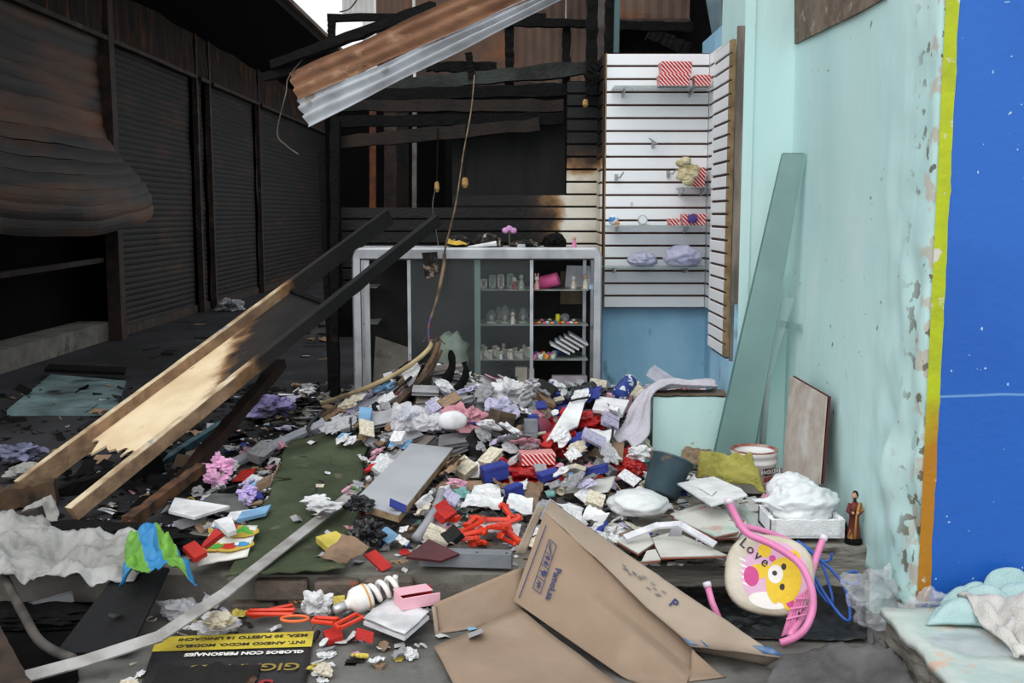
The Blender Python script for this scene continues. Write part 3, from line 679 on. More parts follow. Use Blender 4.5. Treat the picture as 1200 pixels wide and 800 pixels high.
strip('metal_strip', 'long bent aluminium strip lying across the rubbish to the kerb', [PZ(18, 796, -.08), PZ(100, 774, -.06), PZ(186, 746, -.02), PZ(262, 696, .04), PZ(415, 576, .14)], .055, .008, whitestrip)
strip('aluminium_channel', 'straight aluminium channel sloping up to the paper heap', [PY(262, 547, 6.2), PY(472, 456, 7.0)], .06, .03, mat('pale_aluminium', (196, 198, 208), .45, (170, 172, 182), 8, metal=.25))
cable('flexible_conduit', 'cream flexible conduit rising over the paper heap', [GR(378, 482, .06), PY(420, 458, 6.8), PY(460, 440, 6.85), PY(488, 422, 6.84), PY(503, 408, 6.84), PY(507, 398, 6.84)], .016, mat('cream_conduit', (200, 182, 140), .7, (160, 140, 104), 7), 'conduit', 8)
cable('flexible_conduit', 'charred conduit end standing on top of the paper heap', [PY(514, 401, 6.8), PY(508, 418, 6.78), PY(495, 440, 6.72), PY(478, 462, 6.66)], .018, mat('brown_conduit', (120, 92, 66), .8, (50, 40, 34), 12), 'conduit', 8)
for i, (du, dv) in enumerate(((-12, -4), (-5, -7), (4, -8), (10, -4), (14, 3))):
    cable('frayed_wire', 'frayed wire end sticking out of the standing conduit', [PY(508, 402, 6.82), PY(508 + du * .6, 398 + dv * .7, 6.8), PY(508 + du, 402 + dv * .4, 6.78)], .004, wire_grey)['group'] = 'frayed wire ends'
cable('pipe', 'black and cream hose curling beside the aluminium channel', [PY(379, 481, 6.86), PY(368, 491, 6.66), PY(361, 502, 6.52), PY(372, 510, 6.49), PY(389, 513, 6.46)], .012, mat('dark_hose', (60, 62, 64), .6), 'hose', 8)
greyboard = mat('grey_melamine', (172, 174, 180), .5, (160, 162, 168), 3, bump=.04, col3=(120, 116, 112), ns3=12, lo3=.7, hi3=.8)
gbt = thing('grey_board', 'thick grey melamine board resting on the rubbish slope', 'board', tuple(GR(470, 590))); P = [GR(u, v, .10) for u, v in ((414, 612), (468, 626), (531, 546), (482, 538))]
b = B(); b.plate(P, .006, (0, -.3, 1)); b.build('melamine_face', greyboard, gbt); b = B(); b.plate([p - Vector((0, 0, .005)) for p in P], .034, (0, -.3, 1)); b.build('chipboard_core', mat('chipboard', (160, 136, 104), .9, (126, 104, 76), 20), gbt)
quad('board_edge', 'x', None, [(0, 0)] * 4, .01, greyboard) if 0 else None
gx = thing('metal_housing', 'long grey metal lamp housing lying on the concrete floor', 'lamp housing', tuple(PZ(547, 664, .03)))
b = B(); p, q = PZ(493, 652, .05), PZ(600, 655, .05); b.beam(p, q, .075, .06); b.build('body', mat('grey_enamel', (128, 132, 138), .5, (108, 112, 118), 5), gx)
for k in (.06, .3, .62, .94):
    b = B(); b.lathe([(.006, 0), (.005, .003)], p.lerp(q, k) + Vector((0, -.015, .03)), 8); b.build('screw', mat('dark_screw', (60, 60, 62), .5), gx)
# ------------------------------------------------------------------ bricks at the edge of the floor
brickm = mat('weathered_brick', (112, 100, 90), .9, (82, 74, 68), 8, bump=.5, world=True, col3=(136, 76, 58), ns3=9, lo3=.6, hi3=.7)
bricks = thing('brick_edging', 'row of weathered bricks bedded along the edge of the floor', 'brickwork', (-1.0, 4.36, -.1))
for i, (x, w, z0, z1) in enumerate(((-1.10, .24, -.10, -.01), (-.84, .2, -.11, -.012), (-.63, .22, -.1, -.008), (-1.2, .2, -.2, -.11), (-.97, .25, -.2, -.115), (-.70, .2, -.2, -.12), (-.47, .22, -.2, -.13))):
    b = B(); b.rbox((x, 4.315 + .03 * R.random(), z0), (x + w - .012, 4.44, z1), .01); b.build('brick', brickm, bricks)
# ------------------------------------------------------------------ wall shelves and what stands on them
redstripe = mat('red_striped_paper', (200, 48, 48), .6)
def stripes(m, ang=1.0, sc=36, c2=(240, 232, 230), thr=.66):
    def f(N, L):
        x, y, z = (axis(N, L, i, False) for i in range(3))
        s = mth(N, L, 'ADD', mth(N, L, 'ADD', x, y), mth(N, L, 'MULTIPLY', z, ang))
        return ramp01(N, L, mth(N, L, 'FRACT', mth(N, L, 'MULTIPLY', s, sc)), thr - .04, thr + .04)
    return mix_by(m, f, c2)
stripes(redstripe)
steel = mat('chromed_hook', (170, 172, 176), .35, metal=.7, bump=0)
clearsh = mat('green_glass_shelf', (150, 176, 170), .15, see=.55, bump=0)
def wall_shelf(label, u0, u1, v, dep=.28, right=None):
    p, q = PY(u0, v, 8.2 - dep), PY(u1, v, 8.2 - dep); x1 = min(q.x, 1.495); z = p.z
    t = thing('glass_shelf', label, 'shelf', ((p.x + x1) / 2, 8.2, z), 'glass shelves on the white slatted panel')
    B().rbox((p.x, 8.2 - dep, z - .008), (x1, 8.195, z), .002).build('pane', clearsh, t)
    for k in (.12, .82):
        x = p.x + (x1 - p.x) * k; b = B(); b.hexa([(x - .006, 8.0, z - .03), (x + .006, 8.0, z - .03), (x + .006, 8.198, z - .06), (x - .006, 8.198, z - .06), (x - .006, 8.0, z - .009), (x + .006, 8.0, z - .009), (x + .006, 8.198, z - .009), (x - .006, 8.198, z - .009)]); b.build('bracket', steel, t)
    return z
z1 = wall_shelf('glass shelf bearing stacked red striped boxes, highest on the panel', 720, 836, 100)
z2 = wall_shelf('short glass shelf bearing a cream coral piece', 798, 836, 219, .26)
z3 = wall_shelf('glass shelf bearing a toy ball, a watch and red striped boxes', 712, 830, 264)
z4 = wall_shelf('glass shelf bearing two plastic bags, lowest on the panel', 708, 830, 313)
def giftbox(label, u0, u1, z, h, y, m=redstripe, dep=.12, name='gift_box', cat='box', rot=0):
    x0, x1 = PY(u0, 250, y).x, PY(u1, 250, y).x; t = thing(name, label, cat, ((x0 + x1) / 2, y, z), 'red striped gift boxes' if m is redstripe else None)
    B().rbox((x0 + .004, y + .003, z), (x1 - .004, y + dep - .003, z + h * .7), .002).build('body', m, t); B().rbox((x0, y, z + h * .55), (x1, y + dep, z + h), .003).build('lid', m, t)
    if rot: t.rotation_euler = (0, 0, rot)
    return t
giftbox('red striped gift box at the bottom of the stack on the highest shelf', 770, 806, z1, .088, 7.95, dep=.15)
giftbox('red striped gift box on top of the stack on the highest shelf', 772, 808, z1 + .089, .09, 7.96, dep=.14, rot=.03)
giftbox('lone red striped gift box beside the stack on the highest shelf', 811, 830, z1, .082, 7.96, dep=.13)
giftbox('red striped gift box beside the cream coral piece', 811, 826, z2, .15, 8.08, dep=.1)
giftbox('flat red striped gift box near the watch on the wall shelf', 784, 797, z3, .05, 7.96, dep=.12)
gb = giftbox('red striped gift box wrapped in purple film on the wall shelf', 800, 828, z3, .085, 7.99, dep=.12)
b = B(); b.blob(PY(811, 256, 7.99) + Vector((0, -.02, 0)), (.035, .02, .03), .3, 3, 5); b.build('purple_film', mat('purple_film', (94, 70, 142), .3, (60, 40, 100), 20), gb)
cp = PY(806, 205, 7.99); cp.z = z2 + .125; b = B()
for k in range(9): b.blob(cp + Vector((R.uniform(-.05, .05), R.uniform(-.012, .012), -.085 + k * .019)), (.04, .03, .028), .45, 3, k, 2)
tag(b.build('coral_ornament', mat('cream_coral', (216, 204, 168), .85, (180, 164, 120), 20, bump=.5)), 'knobbly cream coral ornament on the short glass shelf', 'ornament')
c0 = PY(719, 257, 8.0); t = thing('toy_ball', 'blue and white toy ball on the wall shelf', 'toy', (c0.x, c0.y, z3)); b = B(); b.blob((c0.x, c0.y, z3 + .038), (.038,) * 3, 0, 1, 0, 3); b.build('ball', mat('toy_ball_paint', (230, 232, 236), .4, (70, 130, 190), 14, .48, .52), t, True); B().lathe([(.012, 0), (.014, .02), (0, .03)], (c0.x + .03, c0.y - .03, z3), 10).build('orange_foot', mat('orange_plastic', (214, 130, 70), .4), t)
c0 = PY(753, 257, 8.0); t = thing('wrist_watch', 'round watch with a pale strap on the wall shelf', 'watch', (c0.x, c0.y, z3)); MX = Matrix.Rotation(PI / 2, 3, 'X'); B().lathe([(.034, -.012), (.038, 0), (.034, .012)], (c0.x, c0.y, z3 + .04), 18, MX).build('case', alu, t); B().lathe([(.028, 0), (.027, .002)], (c0.x, c0.y - .012, z3 + .04), 18, MX).build('dial', mat('watch_dial', (236, 236, 238), .4), t); B().box((c0.x - .02, c0.y - .005, z3), (c0.x + .05, c0.y + .04, z3 + .012)).build('strap', mat('pale_strap', (200, 196, 190), .6), t)
lilacbag = mat('lilac_film', (206, 204, 228), .3, (180, 178, 206), 6, see=.12, bump=.3, bs=60)
for lab, u, v, rx, rz, sd in (('small crumpled lilac plastic bag on the lowest wall shelf', 753, 301, .098, .055, 3), ('plump lilac plastic bag on the lowest wall shelf', 800, 297, .125, .08, 8)):
    c0 = PY(u, v, 8.02); b = B(); b.blob((c0.x, c0.y, z4 + rz * .92), (rx, .1, rz), .28, 1.8, sd, 4, .15); t = tag(b.build('plastic_bag', lilacbag, smooth=True), lab, 'bag', 'plastic bags on the wall shelf')
for k, (u, v) in enumerate(((722, 207), (783, 203), (765, 168))):
    p = PY(u, v, 8.19); t = thing('display_hook', ['display hook near the left edge of the white slatted panel', 'display hook beside the short glass shelf', 'bent display hook under the lone gift box'][k], 'hook', tuple(p), 'display hooks on the white slatted panel')
    B().box((p.x - .012, 8.182, p.z - .03), (p.x + .012, 8.2, p.z + .02)).build('plate', steel, t); B().tube([p + Vector((0, -.01, 0)), p + Vector((.02, -.1, -.01)), p + Vector((.045 * (1 if k != 2 else -1), -.13, .03))], .005, 6).build('prong', steel, t)
# ------------------------------------------------------------------ on and in the cabinet
def colmat(name, rgb, rough=.6, **k): return mat(name, rgb, rough, tuple(int(c * .86) for c in rgb), 9, jit=k.pop('jit', 0), **k)
pink = colmat('pink_plastic', (226, 130, 176), .4); hotpink = colmat('hot_pink_plastic', (222, 92, 148), .4); cream = colmat('cream_ceramic', (224, 214, 198), .5)
white = colmat('white_card', (232, 232, 234)); yellow = colmat('yellow_plastic', (210, 174, 70), .5); palegreen = colmat('pale_green_ceramic', (170, 190, 172), .5)
redp = colmat('red_plastic', (206, 52, 40), .4); bluep = colmat('blue_plastic', (62, 108, 178), .4)
ctop = cz - .003
def figurine(label, x, y, z, h, m, m2, group=None, name='figurine', ears=False):
    t = thing(name, label, 'figurine', (x, y, z), group); b = B(); b.lathe([(h * .24, 0), (h * .25, h * .05), (h * .16, h * .1), (h * .21, h * .3), (h * .12, h * .58), (h * .05, h * .64)], (x, y, z), 12); b.build('body', m, t, True)
    b = B(); b.blob((x, y, z + h * .78), (h * .17, h * .16, h * .19), .08, 2, h, 2, ridge=False); hd = b.build('head', m2, t, True)
    if ears:
        for s in (-1, 1): e = B(); e.blob((x + s * h * .1, y, z + h * 1.02), (h * .06, h * .04, h * .18), .05, 1, 1, 2); e.build('ear', m, hd, True)
    return t
def ytop(v): return CY + .12
b = B(); b.sheet(wavy(bil((PY(527, 285, 7.8)), PY(600, 285, 7.8), PY(600, 276, 8.05), PY(530, 276, 8.05)), .03, 9, 2), 16, 10, .004)
def ontop(P): return Vector((P.x, P.y, ctop))
heapm = mat('burnt_heap', (70, 62, 54), .9, (26, 24, 22), 12, .4, .5, .6, 30, col3=(170, 160, 146), ns3=16, lo3=.6, hi3=.66)
for i, (u, w, h, lab) in enumerate(((538, .07, .05, 'heap of scorched paper on the left of the cabinet top'), (572, .09, .055, 'heap of scorched paper in the middle of the cabinet top'), (616, .085, .03, 'flat scorched litter on the cabinet top'), (650, .07, .06, 'burnt black cloth heap on the right of the cabinet top'))):
    p = ontop(PY(u, 283, 7.85)); b = B(); b.blob(p + Vector((0, 0, h * .55)), (w, .085, h), .5, 2.6, i + 3, 3, .35); tag(b.build('scorched_heap', heapm if i < 3 else char), lab, 'debris')
p = ontop(PY(531, 283, 7.69)); b = B(); b.sheet(wavy(bil(p + Vector((-.05, -.03, .02)), p + Vector((.1, -.04, .012)), p + Vector((.09, .05, .03)), p + Vector((-.05, .05, .06))), .012, 15, 1), 6, 6, .003); tag(b.build('yellow_scrap', yellow), 'bright yellow scrap at the left of the cabinet top', 'scrap')
b = B(); p = ontop(PY(556, 285, 7.69)); b.tube([p + Vector((-.05, 0, .006)), p + Vector((.05, 0, .016)), p + Vector((.16, .0, .03))], [.004, .012, .02], 6); tag(b.build('rolled_paper', white), 'rolled pale paper on the cabinet top', 'paper')
pf = PY(597, 270, 7.85); t = thing('artificial_flower', 'pink artificial flower on scorched heap on the cabinet top', 'flower', tuple(pf))
for k in range(3):
    c0 = pf + Vector((.03 * (k - 1), 0, .015 * (k % 2))); b = B(); b.blob(c0, (.024, .012, .022), .2, 2, k + 7, 2); b.build('petal', colmat('lilac_petal', (206, 150, 200)), t, True)
B().tube([pf + Vector((0, 0, -.01)), Vector((pf.x, pf.y, ctop))], .005).build('stem', colmat('dull_stem', (90, 92, 70)), t)
p = ontop(PY(673, 288, 7.72)); figurine('small pink doll at the right end of the cabinet top', p.x, p.y, ctop, .085, pink, colmat('skin_tone_plastic', (222, 176, 160)))
p = ontop(PY(611, 288, 7.66)); b = B(); b.rbox((p.x - .03, p.y, ctop), (p.x + .03, p.y + .05, ctop + .025), .003); tag(b.build('small_tin', alu), 'small silver tin on the cabinet top', 'tin')
# shelf contents: x by column, resting on shelf s
def sx(u, y=7.8): return PY(u, 340, y).x
z0, zm, zl = SHZ[0], SHZ[1], SHZ[2]
x = sx(643, 7.78); b = B(); M_ = Matrix.Rotation(math.radians(75), 3, 'Y') @ Matrix.Rotation(.25, 3, 'X'); b.lathe([(.046, -.075), (.05, -.07), (.05, .07), (.046, .075)], (x, 7.78, z0 + .055), 18, M_); tag(b.build('pink_roll', hotpink, smooth=True), 'bright pink roll lying on the upper cabinet shelf', 'roll')
figurine('pink rabbit figurine beside the pink roll', sx(629, 7.69), 7.69, z0, .10, colmat('rabbit_pink', (214, 168, 160)), cream, ears=True)
b = B(); b.plate([(sx(662, 7.95), 7.95, z0), (sx(692, 7.95), 7.95, z0), (sx(691, 8.0), 8.0, z0 + .155), (sx(664, 8.0), 8.0, z0 + .16)], .006, (0, -1, 0)); tag(b.build('white_card', white), 'white card leaning on the upper cabinet shelf', 'card')
figurine('white dove shaped figurine before the white card', sx(672, 7.78), 7.78, z0, .10, cream, white)
figurine('kneeling cream figurine at the right end of the upper shelf', sx(686, 7.76), 7.76, z0, .115, cream, colmat('peach_ceramic', (214, 176, 150)))
b = B(); b.rbox((sx(690, 7.7), 7.68, z0), (sx(696, 7.7), 7.72, z0 + .035), .003); tag(b.build('pale_blue_box', colmat('pale_blue', (170, 196, 220))), 'tiny pale blue box on the upper shelf', 'box')
for k, (u, w, h) in enumerate(((567, .05, .07), (577, .05, .10), (587, .05, .105), (598, .05, .11), (606, .04, .06))):
    t = thing('photo_frame', 'small pale photo frame behind the glass on the upper shelf', 'frame', (sx(u), 7.8, z0), 'photo frames on the upper shelf'); x = sx(u)
    b = B()
    for a_, c_ in (((x - w / 2, 7.8, z0), (x + w / 2, 7.81, z0 + .012)), ((x - w / 2, 7.8, z0 + h - .012), (x + w / 2, 7.81, z0 + h)), ((x - w / 2, 7.8, z0), (x - w / 2 + .012, 7.81, z0 + h)), ((x + w / 2 - .012, 7.8, z0), (x + w / 2, 7.81, z0 + h))): b.box(a_, c_)
    b.build('border', palegreen if k % 2 else cream, t); B().box((x - w / 2 + .01, 7.804, z0 + .01), (x + w / 2 - .01, 7.809, z0 + h - .01)).build('picture', mat('picture%d' % k, (150, 150, 140), .6, (96, 120, 130), 30), t)
figurine('small red figurine beside the photo frames', sx(603, 7.72), 7.72, z0, .09, colmat('dull_red', (150, 60, 50)), cream)
figurine('pale green angel figurine at the glass edge of the upper shelf', sx(611, 7.75), 7.75, z0, .11, palegreen, palegreen)
dome = mat('clear_dome', (150, 160, 160), .1, see=.7, bump=0)
for k, u in enumerate((576, 585, 592, 601, 613)):
    t = thing('glass_dome', 'small glass dome ornament on the middle cabinet shelf', 'dome', (sx(u), 7.8 + .1 * (k % 2), zm), 'glass domes on the middle shelf'); yd = 7.8 + .1 * (k % 2); x = sx(u, yd); h = .1 + .015 * (k % 3)
    B().lathe([(.034, .012), (.036, h * .5), (.028, h * .8), (.012, h * .97), (0, h)], (x, yd, zm), 14).build('cover', dome, t, True); B().lathe([(.037, 0), (.037, .012)], (x, yd, zm), 14).build('base', palegreen, t)
    B().lathe([(.012, .012), (.016, .04), (.004, .06)], (x, yd, zm), 8).build('charm', cream, t, True)
figurine('cream angel before the glass domes', sx(601, 7.72), 7.72, zm, .09, cream, cream)
cols = [redp, yellow, pink, hotpink, white, cream, colmat('orange_paint', (220, 140, 60)), bluep, palegreen]
for k in range(16):
    u = 629 + k * 3.1; y = (7.70, 7.738, 7.90)[k % 3] + .03 * ((k // 3) % 2) * (k % 3 == 2); m = cols[k % len(cols)]; h = R.uniform(.010, .0125); b = B(); b.blob((sx(u, y), y, zm + h * .8), (h * 1.2, h, h * .9), .5, 1.6, k, 3, .2, 'cell'); nm = m.name.split('_')[0]
    tag(b.build('trinket', m, smooth=True), 'tiny %s trinket on the open middle cabinet shelf' % nm.replace('skin', 'pale'), 'trinket', 'trinkets on the open middle shelf')
t = thing('glue_bottle', 'small yellow bottle on the open middle cabinet shelf', 'bottle', (sx(654), 7.82, zm)); B().lathe([(.018, 0), (.018, .055), (.01, .065)], (sx(654), 7.82, zm), 12).build('body', colmat('lemon_plastic', (226, 220, 50)), t, True); B().lathe([(.011, .065), (.009, .09)], (sx(654), 7.82, zm), 10).build('cap', char, t)
b = B(); b.lathe([(.012, 0), (.035, .03), (.035, .05), (.02, .07)], (sx(662, 7.8), 7.8, zm), 14); tag(b.build('glass_ball', dome, smooth=True), 'small clear glass ball beside the yellow bottle', 'ball')
for k in range(20):
    u = 563 + k * 3.0; y = 7.69 + .085 * (k * 3 % 4); h = R.uniform(.05, .09); figurine('pale ceramic figurine crowded on the lower cabinet shelf', sx(u, y), y, zl, h, [cream, palegreen, white][k % 3], cream, 'pale figurines on the lower shelf')
for k in range(14):
    u = 627 + k * 1.8; y = 7.69 + .062 * (k * 3 % 4); m = cols[(k * 5 + 2) % len(cols)]; h = R.uniform(.014, .019); b = B(); b.blob((sx(u, y), y, zl + h * .8), (h, h, h * 1.2), .5, 1.6, k + 40, 3, .2, 'cell'); tag(b.build('toy_piece', m, smooth=True), 'small %s toy piece before the notebooks on the lower shelf' % m.name.split('_')[0], 'toy', 'toy pieces on the lower shelf')
figurine('blue toy figure beside the notebook stack', sx(655, 8.0), 8.0, zl, .14, bluep, bluep)
pap = mat('notebook_pages', (226, 226, 228), .8, stretch=(1, 1, 40), col2=(196, 196, 198), ns=8)
for k in range(5):
    base = Vector((sx(660 + k * 6, 7.72), 7.7 + .01 * k, zl)); M_ = frame(base + Vector((0, 0, .018)), (.8, .05, -.48 if k else -.42), (.05, 1, 0)); t = thing('notebook', 'white notebook in the leaning stack on the lower cabinet shelf', 'notebook', tuple(base), 'leaning white notebooks')
    def bb(a_, c_): q = B(); q.box(a_, c_); q.v = [M_ @ (v + Vector((-.03 - .012 * k, 0, .03 + .012 * k))) for v in q.v]; return q
    bb((-.09, 0, 0), (.07, .15, .002)).build('cover', white, t); bb((-.088, .002, .002), (.068, .148, .012)).build('pages', pap, t); bb((-.09, 0, .012), (.07, .15, .014)).build('cover', white, t)
for u, w, h, lab in ((611, .045, .11, 'pale carton at the foot of the glass door'), (623, .02, .10, 'cream carton beside the pale carton in the cabinet bottom'), (668, .13, .045, 'grey flat carton in the open cabinet bottom')):
    x = sx(u, 7.75); b = B(); b.rbox((x - w, 7.72, .24), (x + w, 7.8, .24 + h + .06), .003); tag(b.build('carton', cream if u < 650 else colmat('grey_carton', (170, 160, 170))), lab, 'carton')
b = B(); b.blob((sx(578, 7.95), 7.95, .325), (.13, .07, .09), .4, 2, 9, 3, .2); tag(b.build('dark_bundle', mat('dark_plastic', (36, 38, 40), .4), smooth=True), 'dark plastic bundle in the cabinet bottom behind glass', 'bundle')
b = B(); b.blob((sx(530, 7.9), 7.9, .46), (.1, .08, .16), .45, 2, 19, 3, .2); tag(b.build('pale_bundle', palegreen, smooth=True), 'pale crumpled bundle behind the broad glass door', 'bundle')
b = B(); b.plate([(sx(436, 7.75), 7.72, .3), (sx(478, 7.75), 7.75, .3), (sx(478, 8), 7.98, .52), (sx(440, 8), 7.98, .62)], .02, (0, -1, 1)); tag(b.build('ash_board', concrete), 'ash covered board slumped in the left of the cabinet', 'board')

# ------------------------------------------------------------------ things leaning on the teal wall
panemat = mat('green_sheet_glass', (150, 186, 182), .12, (136, 170, 166), 2, see=.42, bump=0, spec=.5)
def pane(name, label, px, Ys, t, m, cat, edge=None):
    P = [PY(u, v, y) for (u, v), y in zip(px, Ys)]; b = B(); b.plate(P, t, (0, -1, 0)); o = b.build(name, m); return tag(o, label, cat)
P = [PY(u, v, y) for (u, v), y in zip([(917, 180), (942, 180), (879, 541), (834, 541)], (6.02, 5.98, 6.1, 6.15))]
gl = thing('leaning_sheet_of_glass', 'long greenish glass pane leaning on the teal wall', 'glass', tuple(P[3])); gedge = mat('dark_glass_edge', (96, 140, 134), .2, see=.2, bump=0)
for k in range(2): b = B(); b.plate([p + Vector((.008 * k, -.014 * k, 0)) for p in P], .008, (0, -1, 0)); b.build('pane', panemat, gl)
for i in range(4): b = B(); b.tube([P[i], P[(i + 1) % 4]], .005, 6); b.build('cut_edge', gedge, gl)
pane('leaning_sheet_of_glass', 'shorter glass pane leaning behind the long pane', [(896, 365), (913, 358), (884, 538), (858, 538)], (6.19, 6.16, 6.21, 6.22), .008, panemat, 'glass')
pane('clear_acrylic_sheet', 'small clear acrylic sheet leaning beside the white pole', [(906, 346), (931, 349), (894, 470), (876, 500)], (6.10, 6.08, 6.11, 6.13), .006, mat('clear_acrylic', (190, 214, 210), .1, see=.72, bump=0), 'sheet')
pane('acrylic_strip', 'short acrylic strip sticking out behind the acrylic sheet', [(915, 375), (937, 380), (937, 388), (913, 383)], (6.17, 5.94, 5.94, 6.17), .006, MATS['green_sheet_glass'], 'strip')
b = B(); b.tube([PY(908, 318, 6.262), PY(893, 532, 6.262)], .019, 12); tag(b.build('white_pipe', mat('white_pvc', (214, 224, 222), .4), smooth=True), 'white plastic pipe leaning behind the glass panes', 'pipe')
tilem = mat('beige_tile', (190, 180, 170), .55, (172, 158, 146), 12, .4, .65, .06, 40, col3=(208, 204, 198), ns3=5, lo3=.55, hi3=.7)
tb = thing('leaning_tile', 'large beige floor tile leaning on the teal wall', 'tile', tuple(PY(938, 560, 5.7)))
P = [PY(924, 440, 5.74), PY(970, 465, 5.25), PY(958, 567, 5.17), PY(918, 562, 5.64)]
b = B(); b.plate(P, .008, (-1, -1, 0)); b.build('glazed_face', tilem, tb)
b = B(); b.plate([p + Vector((.016, .006, 0)) for p in P], .012, (-1, -1, 0)); b.build('red_clay_back', mat('dark_red_clay', (88, 44, 44), .8), tb)
# paint bucket
pb = PY(888, 566, 5.75); bx, by, bz = pb.x - .032, 5.72, .02; s = 5.75 / F
bk = thing('paint_bucket', 'white paint bucket with a rusty red rim beside the leaning tile', 'bucket', (bx, by, bz))
hB = 50 * s
B().lathe([(.10, 0), (.104, .004), (.121, hB * .66), (.126, hB * .68), (.126, hB * .74), (.122, hB * .75), (.122, hB * .84), (.128, hB * .86), (.128, hB * .96), (.122, hB * .985), (.116, hB * .985), (.112, hB * .90), (0, hB * .88)], (bx, by, bz), 32).build('body', mat('bucket_plastic', (232, 230, 230), .5, (212, 206, 204), 6, col3=(160, 120, 112), ns3=10, lo3=.7, hi3=.74), bk, True)
B().lathe([(.128, hB * .965), (.130, hB * .985), (.124, hB * 1.0), (.114, hB * .99), (.112, hB * .95)], (bx, by, bz), 32, None, False).build('rim', mat('rusty_rim', (140, 66, 56), .7, (176, 150, 140), 14), bk, True)
def onbucket(a0, a1, z0_, z1_, m, name, parent=bk):
    q = B(); q.sheet(lambda u, v: (bx + (.1055 + .021 * (z0_ + (z1_ - z0_) * v) / hB + .001) * math.sin(a0 + (a1 - a0) * u), by - (.1055 + .021 * (z0_ + (z1_ - z0_) * v) / hB + .001) * math.cos(a0 + (a1 - a0) * u), bz + z0_ + (z1_ - z0_) * v), 8, 2, .001); return q.build(name, m, parent)
lab = onbucket(.05, .95, .02, hB * .62, mat('label_paper', (196, 184, 178), .6, (150, 110, 100), 10), 'label')
onbucket(.2, .95, hB * .44, hB * .62, mat('label_dark', (48, 40, 46), .5), 'brand_bar', bk)
[onbucket(-.28 + .075 * k, -.28 + .075 * k + .06, hB * .46, hB * .60, mat('label_bar%d' % k, c_, .5), 'colour_bar', bk) for k, c_ in enumerate(((206, 200, 160), (96, 120, 190), (60, 110, 90), (90, 70, 150)))]
onbucket(.25, .8, hB * .28, hB * .40, mat('label_red', (150, 60, 56), .5), 'red_bar', bk)
a_ = .55; rr = .1055 + .021 * .53 + .004; text('ANOLON', .03, frame((bx + rr * math.sin(a_), by - rr * math.cos(a_), bz + hB * .53), (math.cos(a_), math.sin(a_), 0), (0, 0, 1)), bk, white, sx=1.0)
b = B(); b.tube([(bx + .128, by - .01, bz + hB * .8), (bx + .136, by - .03, bz + hB * .5), (bx + .132, by - .06, bz + hB * .3), (bx + .11, by - .1, bz + hB * .35)], .004, 6); b.build('handle', steel, bk)
# figurine of a robed saint
sp = PY(1006, 634, 4.84); sxx, syy, szz = 1.607, 4.82, .0; h = .255
sn = thing('saint_statuette', 'small painted statuette of a robed bearded figure standing against the teal wall', 'statuette', (sxx, syy, szz))
robe = mat('painted_robe', (122, 52, 44), .6, (86, 36, 32), 14, .4, .6, .15, 40, col3=(176, 128, 74), ns3=26, lo3=.6, hi3=.64, stretch=(1, 1, .35)); skin = mat('painted_skin', (196, 150, 120), .6); hairm = mat('painted_hair', (44, 32, 28), .7)
q = B(); q.sheet(lambda u, v: (lambda a, r, z: Vector((sxx + r * math.sin(a) * .95, syy - r * math.cos(a) * .7, szz + .022 + z)))(2 * PI * u, (.040 - .012 * S(0, .5, v) + .008 * math.exp(-((v - .78) / .12) ** 2) - .017 * S(.86, 1, v)) * (1 + .07 * math.sin(9 * 2 * PI * u) * (1 - S(.5, .8, v))), v * .172), 40, 20, .002); q.build('robe', robe, sn, True)
q = B(); q.blob((sxx - .003, syy, szz + .216), (.0155, .0165, .021), .03, 1, 1, 3, ridge=False); hd = q.build('head', skin, sn, True)
q = B(); q.blob((sxx + .002, syy + .005, szz + .222), (.0175, .0175, .020), .1, 4, 2, 3); q.build('hair', hairm, hd, True); q = B(); q.blob((sxx - .005, syy - .013, szz + .205), (.009, .007, .011), .1, 3, 3, 2); q.build('beard', hairm, hd, True); q = B(); q.blob((sxx - .005, syy - .0165, szz + .217), (.003, .005, .004), 0, 1, 1, 2); q.build('nose', skin, hd, True)
for sd in (-1, 1):
    q = B(); q.tube([(sxx + sd * .028, syy, szz + .185), (sxx + sd * .040, syy - .006, szz + .15), (sxx + sd * .022 - .006, syy - .034, szz + .145)], [.011, .013, .010], 8); ar = q.build('sleeve', robe, sn, True); q = B(); q.blob((sxx + sd * .014 - .008, syy - .038, szz + .148), (.008, .008, .007), .15, 3, sd, 2); q.build('hand', skin, ar, True)
q = B(); q.tube([(sxx + .022, syy - .02, szz + .19), (sxx + .0, syy - .036, szz + .14), (sxx - .006, syy - .037, szz + .03)], [.008, .006, .008], 8); q.build('gold_sash', mat('gold_paint', (176, 134, 70), .5), sn, True)
B().lathe([(.05, 0), (.05, .016), (.042, .024)], (sxx, syy, szz), 16).build('base', char, sn); sn.scale = (.8, .85, 1.04)
b = B(); b.blob((1.6, 5.0, .03), (.026, .085, .03), .3, 2, 6, 3, .1); tag(b.build('black_rag', char, smooth=True), 'black rag on the floor behind the foam tray', 'rag')
